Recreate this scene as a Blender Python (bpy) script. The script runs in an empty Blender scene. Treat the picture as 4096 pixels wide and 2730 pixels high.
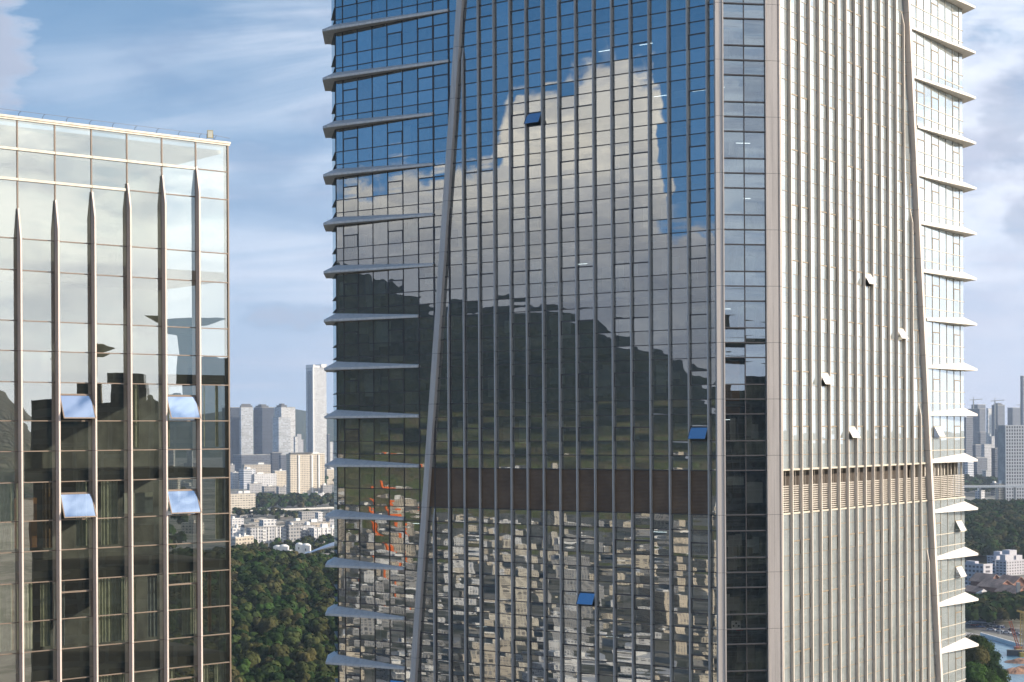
import bpy, math, random
import numpy as np
from mathutils import Vector
random.seed(7); RNG = np.random.default_rng(7)
SC = bpy.context.scene
R = math.radians
# ------------------------------------------------------------------ camera, light, exposure
EYE = 110.0                     # height of the photographer's balcony above the plain
F = 6771.0                      # focal length in pixels of the 4096 px frame
HOR = 1728.0
SUN_AZ, SUN_EL = -2.0, 20.0     # azimuth measured from +X towards +Y (degrees)
cam_d = bpy.data.cameras.new('camera'); cam = bpy.data.objects.new('camera', cam_d)
SC.collection.objects.link(cam)
cam.location = (0, 0, EYE)
cam_d.lens = F / 4096 * 36; cam_d.sensor_width = 36
cam_d.shift_y = (HOR - 1365) / 4096
ROLL = R(0.3)
cam.rotation_euler = (R(90), ROLL, 0)
cam.rotation_mode = 'XYZ'
cam_d.clip_start = 1; cam_d.clip_end = 60000
SC.camera = cam
sdir = Vector((math.cos(R(SUN_AZ)) * math.cos(R(SUN_EL)), math.sin(R(SUN_AZ)) * math.cos(R(SUN_EL)), math.sin(R(SUN_EL))))
sl = bpy.data.lights.new('sun', 'SUN'); sun = bpy.data.objects.new('sun', sl); SC.collection.objects.link(sun)
sl.energy = 5.0; sl.angle = R(0.5); sl.color = (1.0, 0.84, 0.66)
sun.rotation_euler = sdir.to_track_quat('Z', 'Y').to_euler()
SC.view_settings.view_transform = 'Standard'; SC.view_settings.look = 'None'
SC.view_settings.exposure = 0.67; SC.view_settings.gamma = 1.0
SC.cycles.max_bounces = 8; SC.cycles.transparent_max_bounces = 8; SC.cycles.glossy_bounces = 4
SC.cycles.diffuse_bounces = 2; SC.cycles.volume_bounces = 0; SC.cycles.transmission_bounces = 4
SC.cycles.caustics_reflective = False; SC.cycles.caustics_refractive = False
SC.cycles.sample_clamp_indirect = 4.0

# ------------------------------------------------------------------ node helper
class N:
    def __init__(s, tree): s.t = tree
    def new(s, typ, **kw):
        n = s.t.nodes.new(typ)
        for k, v in kw.items(): setattr(n, k, v)
        return n
    def put(s, sock, v):
        if isinstance(v, bpy.types.NodeSocket): s.t.links.new(v, sock)
        elif v is not None: sock.default_value = v
    def m(s, op, a, b=None, c=None, clamp=False):
        n = s.new('ShaderNodeMath', operation=op, use_clamp=clamp)
        for i, v in enumerate((a, b, c)): s.put(n.inputs[i], v)
        return n.outputs[0]
    def vm(s, op, a, b=None, scale=None):
        n = s.new('ShaderNodeVectorMath', operation=op)
        s.put(n.inputs[0], a); s.put(n.inputs[1], b)
        if scale is not None: s.put(n.inputs['Scale'], scale)
        return n.outputs['Value'] if op in ('DOT_PRODUCT', 'LENGTH') else n.outputs[0]
    def xyz(s, v):
        n = s.new('ShaderNodeSeparateXYZ'); s.put(n.inputs[0], v); return n.outputs
    def comb(s, x, y, z):
        n = s.new('ShaderNodeCombineXYZ')
        for i, v in enumerate((x, y, z)): s.put(n.inputs[i], v)
        return n.outputs[0]
    def noise(s, vec, scale=1.0, detail=4.0, rough=0.55, dist=0.0):
        n = s.new('ShaderNodeTexNoise'); s.put(n.inputs['Vector'], vec)
        n.inputs['Scale'].default_value = scale; n.inputs['Detail'].default_value = detail
        n.inputs['Roughness'].default_value = rough; n.inputs['Distortion'].default_value = dist
        return n.outputs[0]
    def ss(s, v, lo, hi, a=0.0, b=1.0):
        n = s.new('ShaderNodeMapRange', interpolation_type='SMOOTHSTEP')
        s.put(n.inputs[0], v); n.inputs[1].default_value = lo; n.inputs[2].default_value = hi
        n.inputs[3].default_value = a; n.inputs[4].default_value = b
        return n.outputs[0]
    def ramp(s, v, pts, mode='LINEAR'):
        n = s.new('ShaderNodeValToRGB'); s.put(n.inputs[0], v); cr = n.color_ramp; cr.interpolation = mode
        while len(cr.elements) < len(pts): cr.elements.new(0.5)
        for e, (p, c) in zip(cr.elements, pts):
            e.position = p
            e.color = (c, c, c, 1) if not hasattr(c, '__len__') else (*c, 1)
        return n.outputs[0]
    def mix(s, f, a, b):
        n = s.new('ShaderNodeMix', data_type='RGBA'); s.put(n.inputs[0], f)
        for sock, v in ((n.inputs[6], a), (n.inputs[7], b)):
            s.put(sock, (*v, 1) if isinstance(v, tuple) and len(v) == 3 else v)
        return n.outputs[2]
    def mixs(s, f, a, b):
        n = s.new('ShaderNodeMixShader'); s.put(n.inputs[0], f)
        s.t.links.new(a, n.inputs[1]); s.t.links.new(b, n.inputs[2]); return n.outputs[0]

# ------------------------------------------------------------------ world: sky and clouds
world = bpy.data.worlds.new("World"); SC.world = world; world.use_nodes = True
W = N(world.node_tree); world.node_tree.nodes.clear()
tc = W.new('ShaderNodeTexCoord').outputs['Generated']
dx, dy, dz = W.xyz(tc)
sky = W.new('ShaderNodeTexSky', sky_type='NISHITA', sun_disc=False)
sky.sun_elevation = R(SUN_EL); sky.sun_rotation = R(90 - SUN_AZ)
sky.air_density = 1.0; sky.dust_density = 0.6; sky.ozone_density = 2.5; sky.altitude = 100
W.put(sky.inputs[0], W.vm('NORMALIZE', W.comb(dx, dy, W.m('ADD', W.m('MAXIMUM', dz, 0.0), 0.22))))
skyc = W.mix(W.ss(dx, -0.9, -0.3, 1.0, 0.0), sky.outputs[0], W.vm('MULTIPLY', sky.outputs[0], (0.50, 0.88, 1.10)))
bg_sky = W.new('ShaderNodeBackground'); bg_sky.inputs[1].default_value = 0.13
W.put(bg_sky.inputs[0], W.vm('MULTIPLY', skyc, (0.86, 1.03, 1.02)))
el = W.m('MULTIPLY', W.m('ARCSINE', dz), 180 / math.pi)
az = W.m('MULTIPLY', W.m('ARCTAN2', dy, dx), 180 / math.pi)
# streaky high clouds, flattened on a far ceiling
zz = W.m('ADD', W.m('MAXIMUM', dz, 0.0), 0.10)
pl = W.comb(W.m('DIVIDE', dx, zz), W.m('DIVIDE', dy, zz), 0.0)
st = W.noise(W.vm('MULTIPLY', pl, (0.55, 1.5, 1.0)), 0.9, 7.0, 0.58, 0.9)
st2 = W.noise(W.vm('ADD', pl, (13.1, 4.2, 0.0)), 0.35, 4.0, 0.5, 0.3)
wisps = W.ss(W.m('ADD', W.m('MULTIPLY', st, 0.70), W.m('MULTIPLY', st2, 0.40)), 0.47, 0.64)
# fine puffs
pf = W.noise(W.comb(W.m('MULTIPLY', az, 1.0), W.m('MULTIPLY', el, 2.6), 0.0), 0.55, 6.0, 0.6, 0.2)
# low whitish veil near the horizon
veil = W.ss(el, -1.0, 20.0, 1.0, 0.0)
antis = W.ss(dx, -0.55, 0.25, 0.0, 1.0)            # the sky opposite the sun stays clear and blue
front = W.ss(az, 60.0, 110.0, 1.0, 0.62)           # thicker cloud towards the sun
m1 = W.m('MULTIPLY', W.m('MULTIPLY', wisps, antis), 0.85)
m2 = W.m('MULTIPLY', W.m('POWER', veil, 1.2), W.m('MULTIPLY', W.m('ADD', W.m('MULTIPLY', antis, 0.75), 0.22), 0.95))
right = W.ss(az, 74.0, 92.0, 0.55, 0.0)
m3 = W.m('MULTIPLY', W.m('MULTIPLY', right, W.ss(pf, 0.34, 0.60)), W.ss(dx, 0.0, 0.1))
keep = W.m('MULTIPLY', W.m('MULTIPLY', W.m('SUBTRACT', 1.0, m1), W.m('SUBTRACT', 1.0, m2)), W.m('SUBTRACT', 1.0, m3))
mask = W.m('SUBTRACT', 1.0, keep, clamp=True)
shade = W.noise(W.comb(W.m('MULTIPLY', az, 0.6), W.m('MULTIPLY', el, 1.4), 3.0), 0.30, 5.0, 0.55, 0.3)
ccol = W.mix(W.ss(shade, 0.40, 0.66), (0.66, 0.69, 0.76), (0.40, 0.43, 0.53))
lowc = W.mix(W.ss(el, 0.0, 9.0), (0.46, 0.49, 0.60), ccol)
# the sky towards the sun is brighter
sunny = W.vm('DOT_PRODUCT', tc, (math.cos(R(SUN_AZ)), math.sin(R(SUN_AZ)), 0.25))
boost = W.ss(sunny, 0.50, 1.0, 1.0, 2.5)
warmth = W.mix(W.ss(sunny, 0.3, 0.95), (1.0, 1.0, 1.0), (1.05, 1.02, 0.93))
lowc = W.vm('MULTIPLY', lowc, warmth)
bg_cl = W.new('ShaderNodeBackground'); W.put(bg_cl.inputs[0], lowc); W.put(bg_cl.inputs[1], boost)
def bank(a0, e0, sa, se, k):
    q = W.m('ADD', W.m('POWER', W.m('DIVIDE', W.m('ABSOLUTE', W.m('SUBTRACT', az, a0)), sa), 2.0), W.m('POWER', W.m('DIVIDE', W.m('ABSOLUTE', W.m('SUBTRACT', el, e0)), se), 2.0))
    q = W.m('ADD', q, W.m('MULTIPLY', W.m('SUBTRACT', pf, 0.5), 3.0))
    return W.m('MULTIPLY', W.ss(q, 0.2, 1.3, 1.0, 0.0), k)
banks = W.m('MAXIMUM', W.m('MAXIMUM', bank(97.4, 3.9, 1.7, 0.55, 0.75), bank(107.2, 12.5, 1.6, 2.6, 0.85)), W.m('MAXIMUM', bank(73.6, 10.0, 0.9, 1.6, 0.6), bank(73.0, 6.6, 0.8, 0.9, 0.6)))
banks = W.m('MAXIMUM', banks, bank(98.6, 8.6, 1.2, 1.2, 0.35))
mask = W.m('MAXIMUM', mask, banks)
lowc = W.mix(banks, lowc, (0.30, 0.335, 0.43))
W.put(bg_cl.inputs[0], lowc)
sh1 = W.mixs(mask, bg_sky.outputs[0], bg_cl.outputs[0])
# the big cumulus opposite the sun, mirrored in the tower's glass
azr = W.m('SUBTRACT', 0.0, az)                        # 150..172 degrees
t = W.m('DIVIDE', W.m('SUBTRACT', azr, 150.0), 24.0)
edge = W.noise(W.comb(azr, el, 0.0), 0.62, 7.0, 0.62, 0.4)
top = W.m('MULTIPLY', W.ramp(t, [(0.0, 0.40), (0.16, 0.44), (0.245, 0.47), (0.265, 0.76), (0.33, 0.84), (0.40, 0.75), (0.465, 0.72), (0.485, 0.60), (0.62, 0.57), (0.75, 0.52), (1.0, 0.46)]), 15.5)
d_top = W.m('SUBTRACT', W.m('ADD', top, W.m('MULTIPLY', W.m('SUBTRACT', edge, 0.5), 4.2)), el)
inaz = W.m('MULTIPLY', W.ss(azr, 146.0, 150.0), W.ss(azr, 172.0, 176.0, 1.0, 0.0))
cum = W.m('MULTIPLY', W.ss(d_top, -0.25, 0.75), W.m('MULTIPLY', inaz, W.ss(dx, -0.6, -0.5, 1.0, 0.0)))
puff = W.noise(W.comb(azr, W.m('MULTIPLY', el, 1.3), 7.0), 0.45, 7.0, 0.6, 0.5)
cc = W.mix(W.ss(W.m('ADD', el, W.m('MULTIPLY', puff, 3.0)), 5.5, 12.5), (0.50, 0.50, 0.52), (1.50, 1.34, 1.12))
pu2 = W.noise(W.comb(azr, W.m('MULTIPLY', el, 1.6), 17.0), 0.22, 5.0, 0.6, 0.8)
cc = W.mix(W.ss(puff, 0.42, 0.60), cc, W.vm('MULTIPLY', cc, (0.76, 0.78, 0.83)))
cc = W.mix(W.ss(pu2, 0.48, 0.60), cc, W.vm('MULTIPLY', cc, (0.86, 0.88, 0.93)))
bg_cu = W.new('ShaderNodeBackground'); W.put(bg_cu.inputs[0], cc); bg_cu.inputs[1].default_value = 1.0
sh2 = W.mixs(cum, sh1, bg_cu.outputs[0])
wo = W.new('ShaderNodeOutputWorld'); world.node_tree.links.new(sh2, wo.inputs[0])
world.cycles.sampling_method = 'MANUAL'; world.cycles.sample_map_resolution = 512

# ------------------------------------------------------------------ pixel -> place helpers (design measurements of the photograph)
CX = 2048.0
def ang(x, y):
    a, b = x - CX, y - HOR
    return (a * math.cos(ROLL) + b * math.sin(ROLL)) / F, -(b * math.cos(ROLL) - a * math.sin(ROLL)) / F
def at(x, y, D):
    u, w = ang(x, y); return Vector((u * D, D, EYE + w * D))

# ------------------------------------------------------------------ mesh helpers
class MB:
    def __init__(s): s.v = []; s.f = []; s.uv = []; s.jit = []
    def quad(s, a, b, c, d, jit=None):
        i = len(s.v); s.v += [tuple(a), tuple(b), tuple(c), tuple(d)]; s.f.append((i, i+1, i+2, i+3))
        s.uv += [(0, 0), (1, 0), (1, 1), (0, 1)]; s.jit.append(jit or (0, 0, 0))
    def poly(s, pts):
        i = len(s.v); s.v += [tuple(p) for p in pts]; s.f.append(tuple(range(i, i+len(pts))))
        s.uv += [(0, 0)] * len(pts); s.jit.append((0, 0, 0))
    def hexa(s, p):      # 8 points: bottom 0-3, top 4-7
        for q in ((3, 2, 1, 0), (4, 5, 6, 7), (0, 1, 5, 4), (1, 2, 6, 5), (2, 3, 7, 6), (3, 0, 4, 7)):
            s.quad(*[p[k] for k in q])
    def box(s, x0, x1, y0, y1, z0, z1):
        s.hexa([(x0, y0, z0), (x1, y0, z0), (x1, y1, z0), (x0, y1, z0), (x0, y0, z1), (x1, y0, z1), (x1, y1, z1), (x0, y1, z1)])
    def bar(s, a, b, w, h=None):
        a, b = Vector(a), Vector(b); h = h or w; d = (b - a).normalized()
        up = Vector((0, 0, 1)) if abs(d.z) < 0.95 else Vector((1, 0, 0))
        u = d.cross(up).normalized() * w / 2; v = d.cross(u).normalized() * h / 2
        s.hexa([a-u-v, a+u-v, a+u+v, a-u+v, b-u-v, b+u-v, b+u+v, b-u+v])
    def build(s, name, mat, parent=None, loc=None, rot=0.0, attrs=False, smooth=False, fix=True):
        me = bpy.data.meshes.new(name); me.from_pydata(s.v, [], s.f)
        if attrs:
            uvl = me.uv_layers.new(name='UVMap'); uvl.data.foreach_set('uv', np.array(s.uv, dtype=np.float32).ravel())
            ca = me.attributes.new('jit', 'FLOAT_VECTOR', 'FACE'); ca.data.foreach_set('vector', np.array(s.jit, dtype=np.float32).ravel())
        if smooth:
            me.polygons.foreach_set('use_smooth', [True] * len(me.polygons))
        if mat: me.materials.append(mat)
        me.update()
        o = bpy.data.objects.new(name, me); SC.collection.objects.link(o)
        if parent: o.parent = parent
        if loc: o.location = loc
        o.rotation_euler.z = rot
        return o
def tag(o, label=None, cat=None, group=None, kind=None):
    if label: o['label'] = label
    if cat: o['category'] = cat
    if group: o['group'] = group
    if kind: o['kind'] = kind
    return o
def empty(name, loc, rot=0.0):
    o = bpy.data.objects.new(name, None); SC.collection.objects.link(o); o.location = loc; o.rotation_euler.z = rot
    o.empty_display_size = 1.0
    return o
def pool(items, name, mat, parent, root_inv=None, n=98, attrs=False, restname=None):
    """items: (size key, MB); the n largest become parts of their own, the rest one 'stuff' part."""
    items = sorted(items, key=lambda t: -t[0])
    for k, mb in items[:n]: mb.build(name, mat, parent, attrs=attrs)
    if len(items) > n:
        r = MB()
        for k, mb in items[n:]:
            b = len(r.v); r.v += mb.v; r.f += [tuple(i + b for i in f) for f in mb.f]; r.uv += mb.uv; r.jit += mb.jit
        o = r.build(restname or name, mat, parent, attrs=attrs); o['kind'] = 'stuff'

# ------------------------------------------------------------------ materials
def mat(name, fn):
    m = bpy.data.materials.new(name); m.use_nodes = True; t = m.node_tree; t.nodes.clear()
    n = N(t); sh = fn(n); o = n.new('ShaderNodeOutputMaterial'); t.links.new(sh, o.inputs[0]); return m
def princ(n, col, rough=0.6, metal=0.0, spec=0.5, bump=None):
    p = n.new('ShaderNodeBsdfPrincipled')
    n.put(p.inputs['Base Color'], (*col, 1) if isinstance(col, tuple) else col)
    n.put(p.inputs['Roughness'], rough); n.put(p.inputs['Metallic'], metal); p.inputs['Specular IOR Level'].default_value = spec
    if bump is not None: n.put(p.inputs['Normal'], bump)
    return p.outputs[0]
def plain(name, col, rough=0.6, metal=0.0, var=0.12, scale=0.6, spec=0.5):
    def fn(n):
        g = n.new('ShaderNodeNewGeometry').outputs['Position']
        v = n.noise(g, scale, 5.0, 0.6)
        c = n.mix(n.ss(v, 0.3, 0.7), tuple(x * (1 - var) for x in col), tuple(min(1, x * (1 + var)) for x in col))
        return princ(n, c, rough, metal, spec)
    return mat(name, fn)
def metal_panel(name, col, rough=0.42, metal=0.35):
    def fn(n):
        g = n.new('ShaderNodeNewGeometry').outputs['Position']
        st = n.noise(n.vm('MULTIPLY', g, (2.2, 2.2, 0.10)), 1.6, 5.0, 0.65)
        fi = n.noise(g, 14.0, 2.0, 0.6)
        c = n.mix(n.ss(st, 0.35, 0.75), col, tuple(x * 0.80 for x in col))
        c = n.mix(n.m('MULTIPLY', n.ss(fi, 0.45, 0.65), 0.18), c, tuple(x * 0.6 for x in col))
        return princ(n, c, n.m('ADD', rough, n.m('MULTIPLY', fi, 0.12)), metal)
    return mat(name, fn)
def glass(name, d, nrm, tint, r0, trans, dirt=0.06, dirtcol=(0.40, 0.41, 0.38), wob=0.0035, tilt=1.0, streak=0.5):
    """curtain-wall glass: mirror coat + see-through body + dust film; each pane slightly tilted and pillowed"""
    def fn(n):
        at_ = n.new('ShaderNodeAttribute'); at_.attribute_name = 'jit'
        jx, jy, jz = n.xyz(at_.outputs['Vector'])
        uv = n.new('ShaderNodeTexCoord').outputs['UV']; ux, uy, _ = n.xyz(uv)
        cu = n.m('SUBTRACT', ux, 0.5); cv = n.m('SUBTRACT', uy, 0.5)
        g = n.new('ShaderNodeNewGeometry').outputs['Position']
        no1 = n.noise(n.vm('ADD', g, (5.0, 1.0, 2.0)), 0.75, 2.0, 0.4); no2 = n.noise(n.vm('ADD', g, (41.0, 17.0, 3.0)), 0.75, 2.0, 0.4)
        hx = n.m('ADD', n.m('MULTIPLY', jx, 0.0024 * tilt), n.m('ADD', n.m('MULTIPLY', n.m('MULTIPLY', cu, jz), 0.012), n.m('MULTIPLY', n.m('SUBTRACT', no1, 0.5), wob)))
        hy = n.m('ADD', n.m('MULTIPLY', jy, 0.0022 * tilt), n.m('ADD', n.m('MULTIPLY', n.m('MULTIPLY', cv, jz), 0.045), n.m('MULTIPLY', n.m('SUBTRACT', no2, 0.5), wob * 1.6)))
        hy = n.m('ADD', hy, n.m('MULTIPLY', n.m('MULTIPLY', n.m('SINE', n.m('ADD', n.m('MULTIPLY', uy, 11.0), n.m('MULTIPLY', jx, 5.0))), jz), 0.0060))
        nn = n.vm('ADD', n.vm('ADD', (nrm[0], nrm[1], 0.0), n.vm('SCALE', (d[0], d[1], 0.0), scale=hx)), n.comb(0.0, 0.0, hy))
        nn = n.vm('NORMALIZE', nn)
        gl = n.new('ShaderNodeBsdfGlossy'); gl.inputs['Roughness'].default_value = 0.0; n.put(gl.inputs['Color'], n.mix(n.m('FRACT', n.m('ADD', n.m('MULTIPLY', jx, 7.3), 50.0)), tuple(c * .90 for c in tint), tuple(min(1, c * 1.07) for c in tint))); n.put(gl.inputs['Normal'], nn)
        fr = n.new('ShaderNodeLayerWeight'); fr.inputs[0].default_value = 0.5
        fac = n.m('ADD', r0, n.m('MULTIPLY', n.m('POWER', fr.outputs['Facing'], 4.0), 1 - r0), clamp=True)
        tr = n.new('ShaderNodeBsdfTransparent'); n.put(tr.inputs[0], (*trans, 1))
        df = n.new('ShaderNodeBsdfDiffuse')
        sn = n.noise(n.vm('MULTIPLY', g, (5.0, 5.0, 0.35)), 1.0, 5.0, 0.65); bl = n.noise(g, 0.35, 3.0, 0.5)
        n.put(df.inputs[0], (*dirtcol, 1))
        body = n.mixs(n.m('MULTIPLY', n.m('ADD', 1 - streak, n.m('MULTIPLY', n.m('ADD', sn, bl), streak)), dirt, clamp=True), tr.outputs[0], df.outputs[0])
        return n.mixs(fac, body, gl.outputs[0])
    return mat(name, fn)

def u2(x, y): l = math.hypot(x, y); return (x / l, y / l)
dA = u2(-9468, F); nA = (-dA[1], dA[0])
dB = u2(4842, F);  nB = (dB[1], -dB[0])
nC = u2(nA[0] + nB[0], nA[1] + nB[1]); dC = (-nC[1], nC[0])
dL = u2(7982, F);  nL = (dL[1], -dL[0])

M = {}
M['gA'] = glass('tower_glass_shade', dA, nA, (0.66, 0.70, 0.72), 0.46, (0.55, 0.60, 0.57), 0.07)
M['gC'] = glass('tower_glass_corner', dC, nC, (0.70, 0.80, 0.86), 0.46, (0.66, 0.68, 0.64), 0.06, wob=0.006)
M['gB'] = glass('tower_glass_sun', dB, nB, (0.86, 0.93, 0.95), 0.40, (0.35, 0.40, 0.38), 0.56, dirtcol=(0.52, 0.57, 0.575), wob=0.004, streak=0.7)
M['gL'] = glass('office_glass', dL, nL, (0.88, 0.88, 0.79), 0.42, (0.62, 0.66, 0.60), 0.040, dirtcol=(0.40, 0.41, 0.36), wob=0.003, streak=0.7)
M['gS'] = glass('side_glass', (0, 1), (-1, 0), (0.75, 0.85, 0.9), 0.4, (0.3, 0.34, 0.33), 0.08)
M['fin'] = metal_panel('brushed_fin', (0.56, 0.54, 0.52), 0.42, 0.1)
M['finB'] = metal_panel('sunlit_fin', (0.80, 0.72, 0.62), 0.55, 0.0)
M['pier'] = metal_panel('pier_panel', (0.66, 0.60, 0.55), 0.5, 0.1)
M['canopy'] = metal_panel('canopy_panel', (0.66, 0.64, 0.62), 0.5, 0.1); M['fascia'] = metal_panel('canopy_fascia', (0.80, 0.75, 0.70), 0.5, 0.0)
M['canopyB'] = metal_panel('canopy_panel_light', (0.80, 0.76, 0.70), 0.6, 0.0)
M['frame'] = plain('dark_frame', (0.085, 0.080, 0.082), 0.45, 0.2)
M['frameB'] = plain('pale_frame', (0.50, 0.46, 0.38), 0.5, 0.1); M['frameT'] = plain('bronze_transom', (0.24, 0.19, 0.13), 0.5, 0.1)
M['joint'] = plain('joint', (0.03, 0.03, 0.03), 0.8)
M['louver'] = None
def louver(n):
    g = n.new('ShaderNodeNewGeometry').outputs['Position']; z = n.xyz(g)[2]
    w = n.m('SINE', n.m('MULTIPLY', z, 60.0))
    v = n.noise(g, 0.5, 4.0, 0.6)
    c = n.mix(n.ss(v, 0.35, 0.7), (0.155, 0.102, 0.066), (0.22, 0.145, 0.092))
    b = n.new('ShaderNodeBump'); b.inputs['Strength'].default_value = 0.5; b.inputs['Distance'].default_value = 0.02; n.put(b.inputs['Height'], w)
    return princ(n, c, 0.55, 0.2, 0.5, b.outputs[0])
M['louver'] = mat('brown_louver', louver)
M['slat'] = plain('louver_slat', (0.50, 0.47, 0.42), 0.5, 0.1)
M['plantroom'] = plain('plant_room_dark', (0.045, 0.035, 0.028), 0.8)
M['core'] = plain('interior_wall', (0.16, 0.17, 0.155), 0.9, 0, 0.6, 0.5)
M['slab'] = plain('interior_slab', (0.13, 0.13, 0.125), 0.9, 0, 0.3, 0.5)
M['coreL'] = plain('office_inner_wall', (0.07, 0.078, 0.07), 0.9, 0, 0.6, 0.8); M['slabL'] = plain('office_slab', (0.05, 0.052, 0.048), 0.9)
def lampfn(n):
    e = n.new('ShaderNodeEmission'); e.inputs[0].default_value = (.85, .95, 1, 1); e.inputs[1].default_value = 2.2; return e.outputs[0]
M['tube'] = mat('ceiling_tube', lampfn)
M['blind'] = plain('window_blind', (0.46, 0.48, 0.44), 0.9, 0, 0.15, 2.0)
M['wood'] = plain('wood_room_panel', (0.30, 0.13, 0.045), 0.6, 0, 0.3, 1.5)
M['concrete'] = plain('concrete', (0.33, 0.32, 0.30), 0.85, 0, 0.2, 0.15)

# ================================================================== THE TOWER
P1 = Vector((15.447, 125.389)); P2 = P1 + Vector(dC) * 4.494
def pt(P, d, nr, s, o, z): return Vector((P[0] + d[0]*s + nr[0]*o, P[1] + d[1]*s + nr[1]*o, z))
class Face:
    def __init__(s, P, d, nr): s.P, s.d, s.n = P, d, nr
    def p(s, a, o, z): return pt(s.P, s.d, s.n, a, o, z)
    def box(s, mb, a0, a1, o0, o1, z0, z1):
        mb.hexa([s.p(a0, o1, z0), s.p(a1, o1, z0), s.p(a1, o0, z0), s.p(a0, o0, z0), s.p(a0, o1, z1), s.p(a1, o1, z1), s.p(a1, o0, z1), s.p(a0, o0, z1)])
    def pane(s, mb, a0, a1, z0, z1, jit, o=0.0, sw=0.0):
        mb.quad(s.p(a0, o + sw, z0), s.p(a1, o + sw, z0), s.p(a1, o, z1), s.p(a0, o, z1), jit)
FA, FB, FC = Face(P1, dA, nA), Face(P2, dB, nB), Face(P1, dC, nC)
PC = P1 + Vector(dA) * 37.75                      # left corner where the face turns into the left chamfer
dD = (-nC[0]*0 - 0.0, 0.0)
nD = u2(nA[0] - nB[0], nA[1] - nB[1]); dD = (nD[1], -nD[0])
if dD[1] < 0: dD = (-dD[0], -dD[1])
FD = Face(PC, dD, nD)
nE = u2(nB[0] - nA[0], nB[1] - nA[1]); dE = (-nE[1], nE[0])
PEc = P2 + Vector(dB) * 37.87
FE = Face(PEc, dE, nE)
tower = empty('office_tower', (17.5, 125.5, 0.0)); tower['label'] = 'tall glass office tower with slanting corner piers and tiered canopies'; tower['category'] = 'office tower'
def tb(mb, name, m, parent=None, **k):            # build as tower part (mesh in world coordinates)
    o = mb.build(name, m, parent or tower, **k)
    return o
tower_off = Vector((17.5, 125.5, 0.0))
# mesh data are in world coordinates, so the Empty carries the offset back
def unshift(root):
    from mathutils import Matrix
    for o in root.children: o.matrix_parent_inverse = Matrix.Translation(-Vector(root.location))
ZLO, ZHI = 82.0, 152.0
PITCH = 4.192
T0u = [140.575 + PITCH * k for k in range(3, -9, -1)]       # 153.15 .. 107.04 (top of the plant floor)
T0u = [z for z in T0u if z > 106]
T0l = [102.56 - 4.205 * k for k in range(0, 5)]
ZB1, ZB0 = T0u[-1], 103.74                                   # plant-room band
levels = []                                                  # (z_top, z_bottom, kind)
joints = []
for i, z in enumerate(T0u[:-1]):
    levels += [(z, z-1.99, 'win'), (z-1.99, z-3.085, 'row'), (z-3.085, T0u[i+1], 'row')]; joints.append(z-3.085)
levels.append((ZB1, ZB0, 'band')); levels.append((ZB0, T0l[0], 'row')); joints.append(ZB0)
for i, z in enumerate(T0l[:-1]):
    levels += [(z, z-1.99, 'win'), (z-1.99, z-3.085, 'row'), (z-3.085, T0l[i+1], 'row')]; joints.append(z-3.085)
T0all = T0u + T0l
finsA = [1.03, 2.69, 4.36, 6.04, 7.71, 9.39, 11.06, 12.72, 14.32, 15.90, 17.47, 19.05, 20.64, 22.22, 23.80, 25.42, 27.04, 28.66]
finsA = [s - 0.16 for s in finsA]
colsA = [25.19 + 1.664 * k for k in range(0, 8)] + [37.67]
finsB = [0.09 + 1.678 * k for k in range(0, 19)]
colsB = [25.17, 26.89, 28.63, 30.29, 31.98, 33.67, 35.39, 37.0, 37.87]
def creaseA(z): return 24.35 + (145.59 - z) * 0.0947         # outer (left) edge of slanting pier on A
def creaseB(z): return 24.45 + (147.48 - z) * 0.1124
PW = 0.78
sashA = {1, 4, 5, 7, 8, 10, 11, 13, 14, 16, 17}
def jit(wave): return (random.gauss(0, 1) * 0.55, random.gauss(0, 1) * 0.55, (random.random() * 0.9 + 0.1) * wave * random.choice((1, 1, -1)))
panes = {'A': [], 'B': [], 'C': []}; sashes = {'A': [], 'B': []}
open_list = []
# windows standing open: (face, s0 index approx, T0)
OPEN = {('A', 8): [], }
def px_sz(face, a, z):     # projected pixels of a square metre
    p = face.p(a, 0, z); D = p.y
    v = Vector((p.x, p.y)).normalized()
    return abs(v.x * face.n[0] + v.y * face.n[1]) * (F / D) ** 2
def zrow(x, y, face):      # which s,z a picture point has on a face (used once to read the open windows' places off the photo)
    u, w = ang(x, y); P, d = face.P, face.d
    s = (u * P[1] - P[0]) / (d[0] - u * d[1]); D = P[1] + d[1] * s
    return s, EYE + w * D
openA = [zrow(*q, FA) for q in ((2155, 475), (2802, 1752), (2352, 2403), (1578, 2722))]
openB = [zrow(*q, FB) for q in ((3485, 1145), (3615, 1360), (3310, 1540), (3418, 1752), (3750, 1750), (3838, 2120), (3838, 2290))]
def open_here(lst, a0, a1, z0, z1):
    for s, z in lst:
        if a0 <= s <= a1 and z0 - 0.3 <= z <= z1 + 0.3: return True
    return False
def swing(face, a0, a1, z0, z1, gm, fm):
    """top-hung sash pushed open at the bottom"""
    ang_ = 0.50; h = z1 - z0; dz = h * math.cos(ang_) ; out = h * math.sin(ang_)
    root = MB(); w = 0.05
    def q(a, t, off=0.0): return face.p(a, 0.05 + out * (1 - t) + off, z1 - dz * (1 - t))
    for (b0, b1, t0, t1) in ((a0, a0 + w, 0, 1), (a1 - w, a1, 0, 1), (a0 + w, a1 - w, 0, .05), (a0 + w, a1 - w, .95, 1)):
        root.hexa([q(b0, t0, .03), q(b1, t0, .03), q(b1, t0), q(b0, t0), q(b0, t1, .03), q(b1, t1, .03), q(b1, t1), q(b0, t1)])
    fr = tb(root, 'open_window', fm)
    g = MB(); g.quad(q(a0 + w, .05, .015), q(a1 - w, .05, .015), q(a1 - w, .95, .015), q(a0 + w, .95, .015), (0, 0, 0))
    go = g.build('pane', M['swing'] if face is not FB else M['swingB'], fr, attrs=True)
    return fr
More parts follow.
